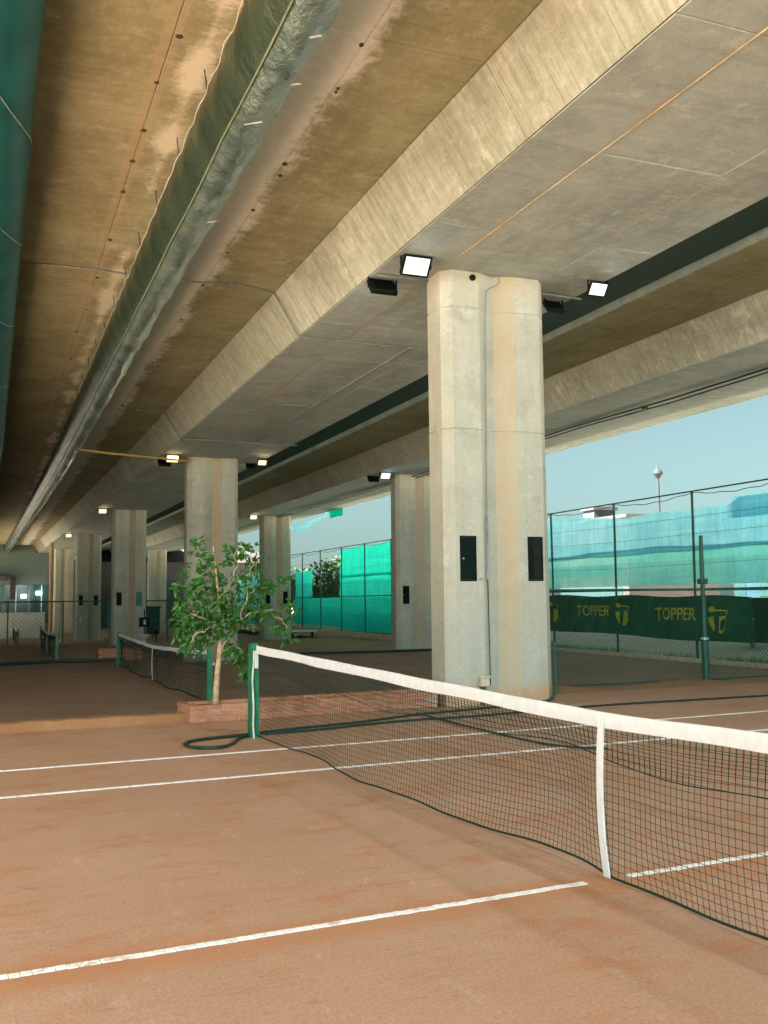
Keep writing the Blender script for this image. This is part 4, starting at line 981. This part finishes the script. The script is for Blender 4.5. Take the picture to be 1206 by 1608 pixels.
for x in (1.2, 3.6): mb = MB(); mb.bbox(x, x+1.6, -.06, -.003, 0, 3.0, .01); d_ = mb.build('door', M['teal'], wb); mb = MB(); mb.tube([(x+1.4, -.12, 1.4), (x+1.4, -.061, 1.4)], .04, 6); mb.build('handle', M['galv'], d_)
for i in range(6):
    x = 7+i*2.7; mb = MB(); mb.box(x, x+1.4, -.05, -.003, 3.4, 5.2); wn = mb.build('window', M['glass'], wb); mb = MB(); mb.bbox(x-.1, x+1.5, -.14, -.051, 3.25, 3.395, .01); mb.build('sill', M['far_white'], wn)
# dark shed between piers
sh = tag(empty('dark_shed', (12.2, 86, -1.2)), 'dark green shed door leaf right of the sign board pier', 'shed')
mb = MB(); mb.bbox(0, 1.5, 0, 1.2, 0, 2.3, .02); mb.build('wall', M['steel_green'], sh); mb = MB(); mb.bbox(-.1, 1.6, -.1, 1.3, 2.303, 2.4, .02); mb.build('roof', M['black'], sh)
# sign board in front of the third pier
sg = tag(empty('sign_board', (7.35, 51.0, -.70)), 'small black sign board with a white mark on a post', 'sign')
mb = MB(); mb.tube([(0, 0.04, 0), (0, 0.04, 1.9)], .03, 8); mb.build('post', M['black'], sg)
mb = MB(); mb.bbox(-.27, .27, -.03, .02, 1.02, 1.50, .012); mb.build('board', M['black'], sg)
mb = MB(); mb.tube([(0, -.034, 1.32), (0, -.032, 1.32)], .06, 10); mb.add([(-.05, -.034, 1.14), (.05, -.034, 1.14), (.06, -.034, 1.26), (-.06, -.034, 1.26)], [(0, 1, 2, 3)]); mb.build('white_mark', M['wallwhite'], sg)
df2 = tag(empty('wash_basin', (7.3, 50.6, -.70)), 'small pale drinking fountain below the sign board', 'fountain')
mb = MB(); mb.tube([(0, 0, 0), (0, 0, .45), (0, 0, .5)], [.10, .09, .16], 10); mb.build('pedestal', M['beige'], df2)
mb = MB(); mb.tube([(0, 0, .503), (0, 0, .60), (0, 0, .66)], [.17, .24, .25], 12); mb.build('bowl', M['wallwhite'], df2)
# white bench by the fence
be = tag(empty('bench', (17.1, 57.6, -1.2)), 'white topped bench at the foot of the low green tarpaulin', 'bench')
mb = MB(); mb.bbox(0, 1.6, 0, .5, .86, .95, .01); mb.build('seat', M['wallwhite'], be)
for x in (.2, 1.3): mb = MB(); mb.bbox(x, x+.08, .05, .45, 0, .857, .01); mb.build('leg', M['black'], be)

# ------------------------------------------------------------------ walking person
def person(loc, rz):
    e = tag(empty('person', loc, rz), 'person in blue shirt and dark trousers walking past the far pier', 'person')
    V = [(0, 0, .88), (0, 0, 1.02), (0, .01, 1.20), (0, .02, 1.36), (0, .02, 1.45), (0, 0, 1.52), (0, -.01, 1.62),
         (-.09, 0, .84), (-.10, -.10, .46), (-.10, -.02, .08), (-.10, -.13, .03), (.09, 0, .84), (.10, .12, .47), (.10, .26, .12), (.10, .18, .04),
         (-.18, .02, 1.36), (-.23, .06, 1.10), (-.22, -.04, .88), (-.22, -.08, .80), (.18, .02, 1.36), (.23, -.04, 1.10), (.22, -.16, .92), (.22, -.20, .85)]
    E_ = [(0, 1), (1, 2), (2, 3), (3, 4), (4, 5), (5, 6), (0, 7), (7, 8), (8, 9), (9, 10), (0, 11), (11, 12), (12, 13), (13, 14), (3, 15), (15, 16), (16, 17), (17, 18), (3, 19), (19, 20), (20, 21), (21, 22)]
    R = [.14, .13, .14, .14, .055, .085, .085, .095, .062, .042, .04, .095, .062, .042, .04, .065, .048, .035, .03, .065, .048, .035, .03]
    me = bpy.data.meshes.new('body'); me.from_pydata(V, E_, []); o = bpy.data.objects.new('body', me); link(o, e)
    for k_ in ('shirt', 'trouser', 'skin', 'hair'): me.materials.append(M[k_])
    o.modifiers.new('skin', 'SKIN'); sv = me.skin_vertices[0].data
    for i, r in enumerate(R): sv[i].radius = (r*1.15 if i < 4 else r, r*.85 if i < 4 else r)
    sv[0].use_root = True
    su = o.modifiers.new('sub', 'SUBSURF'); su.levels = 1; su.render_levels = 1
    dg = bpy.context.evaluated_depsgraph_get(); m2 = bpy.data.meshes.new_from_object(o.evaluated_get(dg))
    o.modifiers.clear(); o.data = m2; m2.materials.clear()
    for k_ in ('shirt', 'trouser', 'skin', 'hair'): m2.materials.append(M[k_])
    for p in m2.polygons:
        c = p.center; p.use_smooth = True
        p.material_index = 1 if (c.z < .93 and abs(c.x) < .18) else (3 if (c.z > 1.55 and c.y > -.03) or c.z > 1.64 else (2 if c.z > 1.42 or (abs(c.x) > .18 and c.z < 1.08) else 0))
    return e
person((10.9, 70.4, -1.2), math.radians(70))
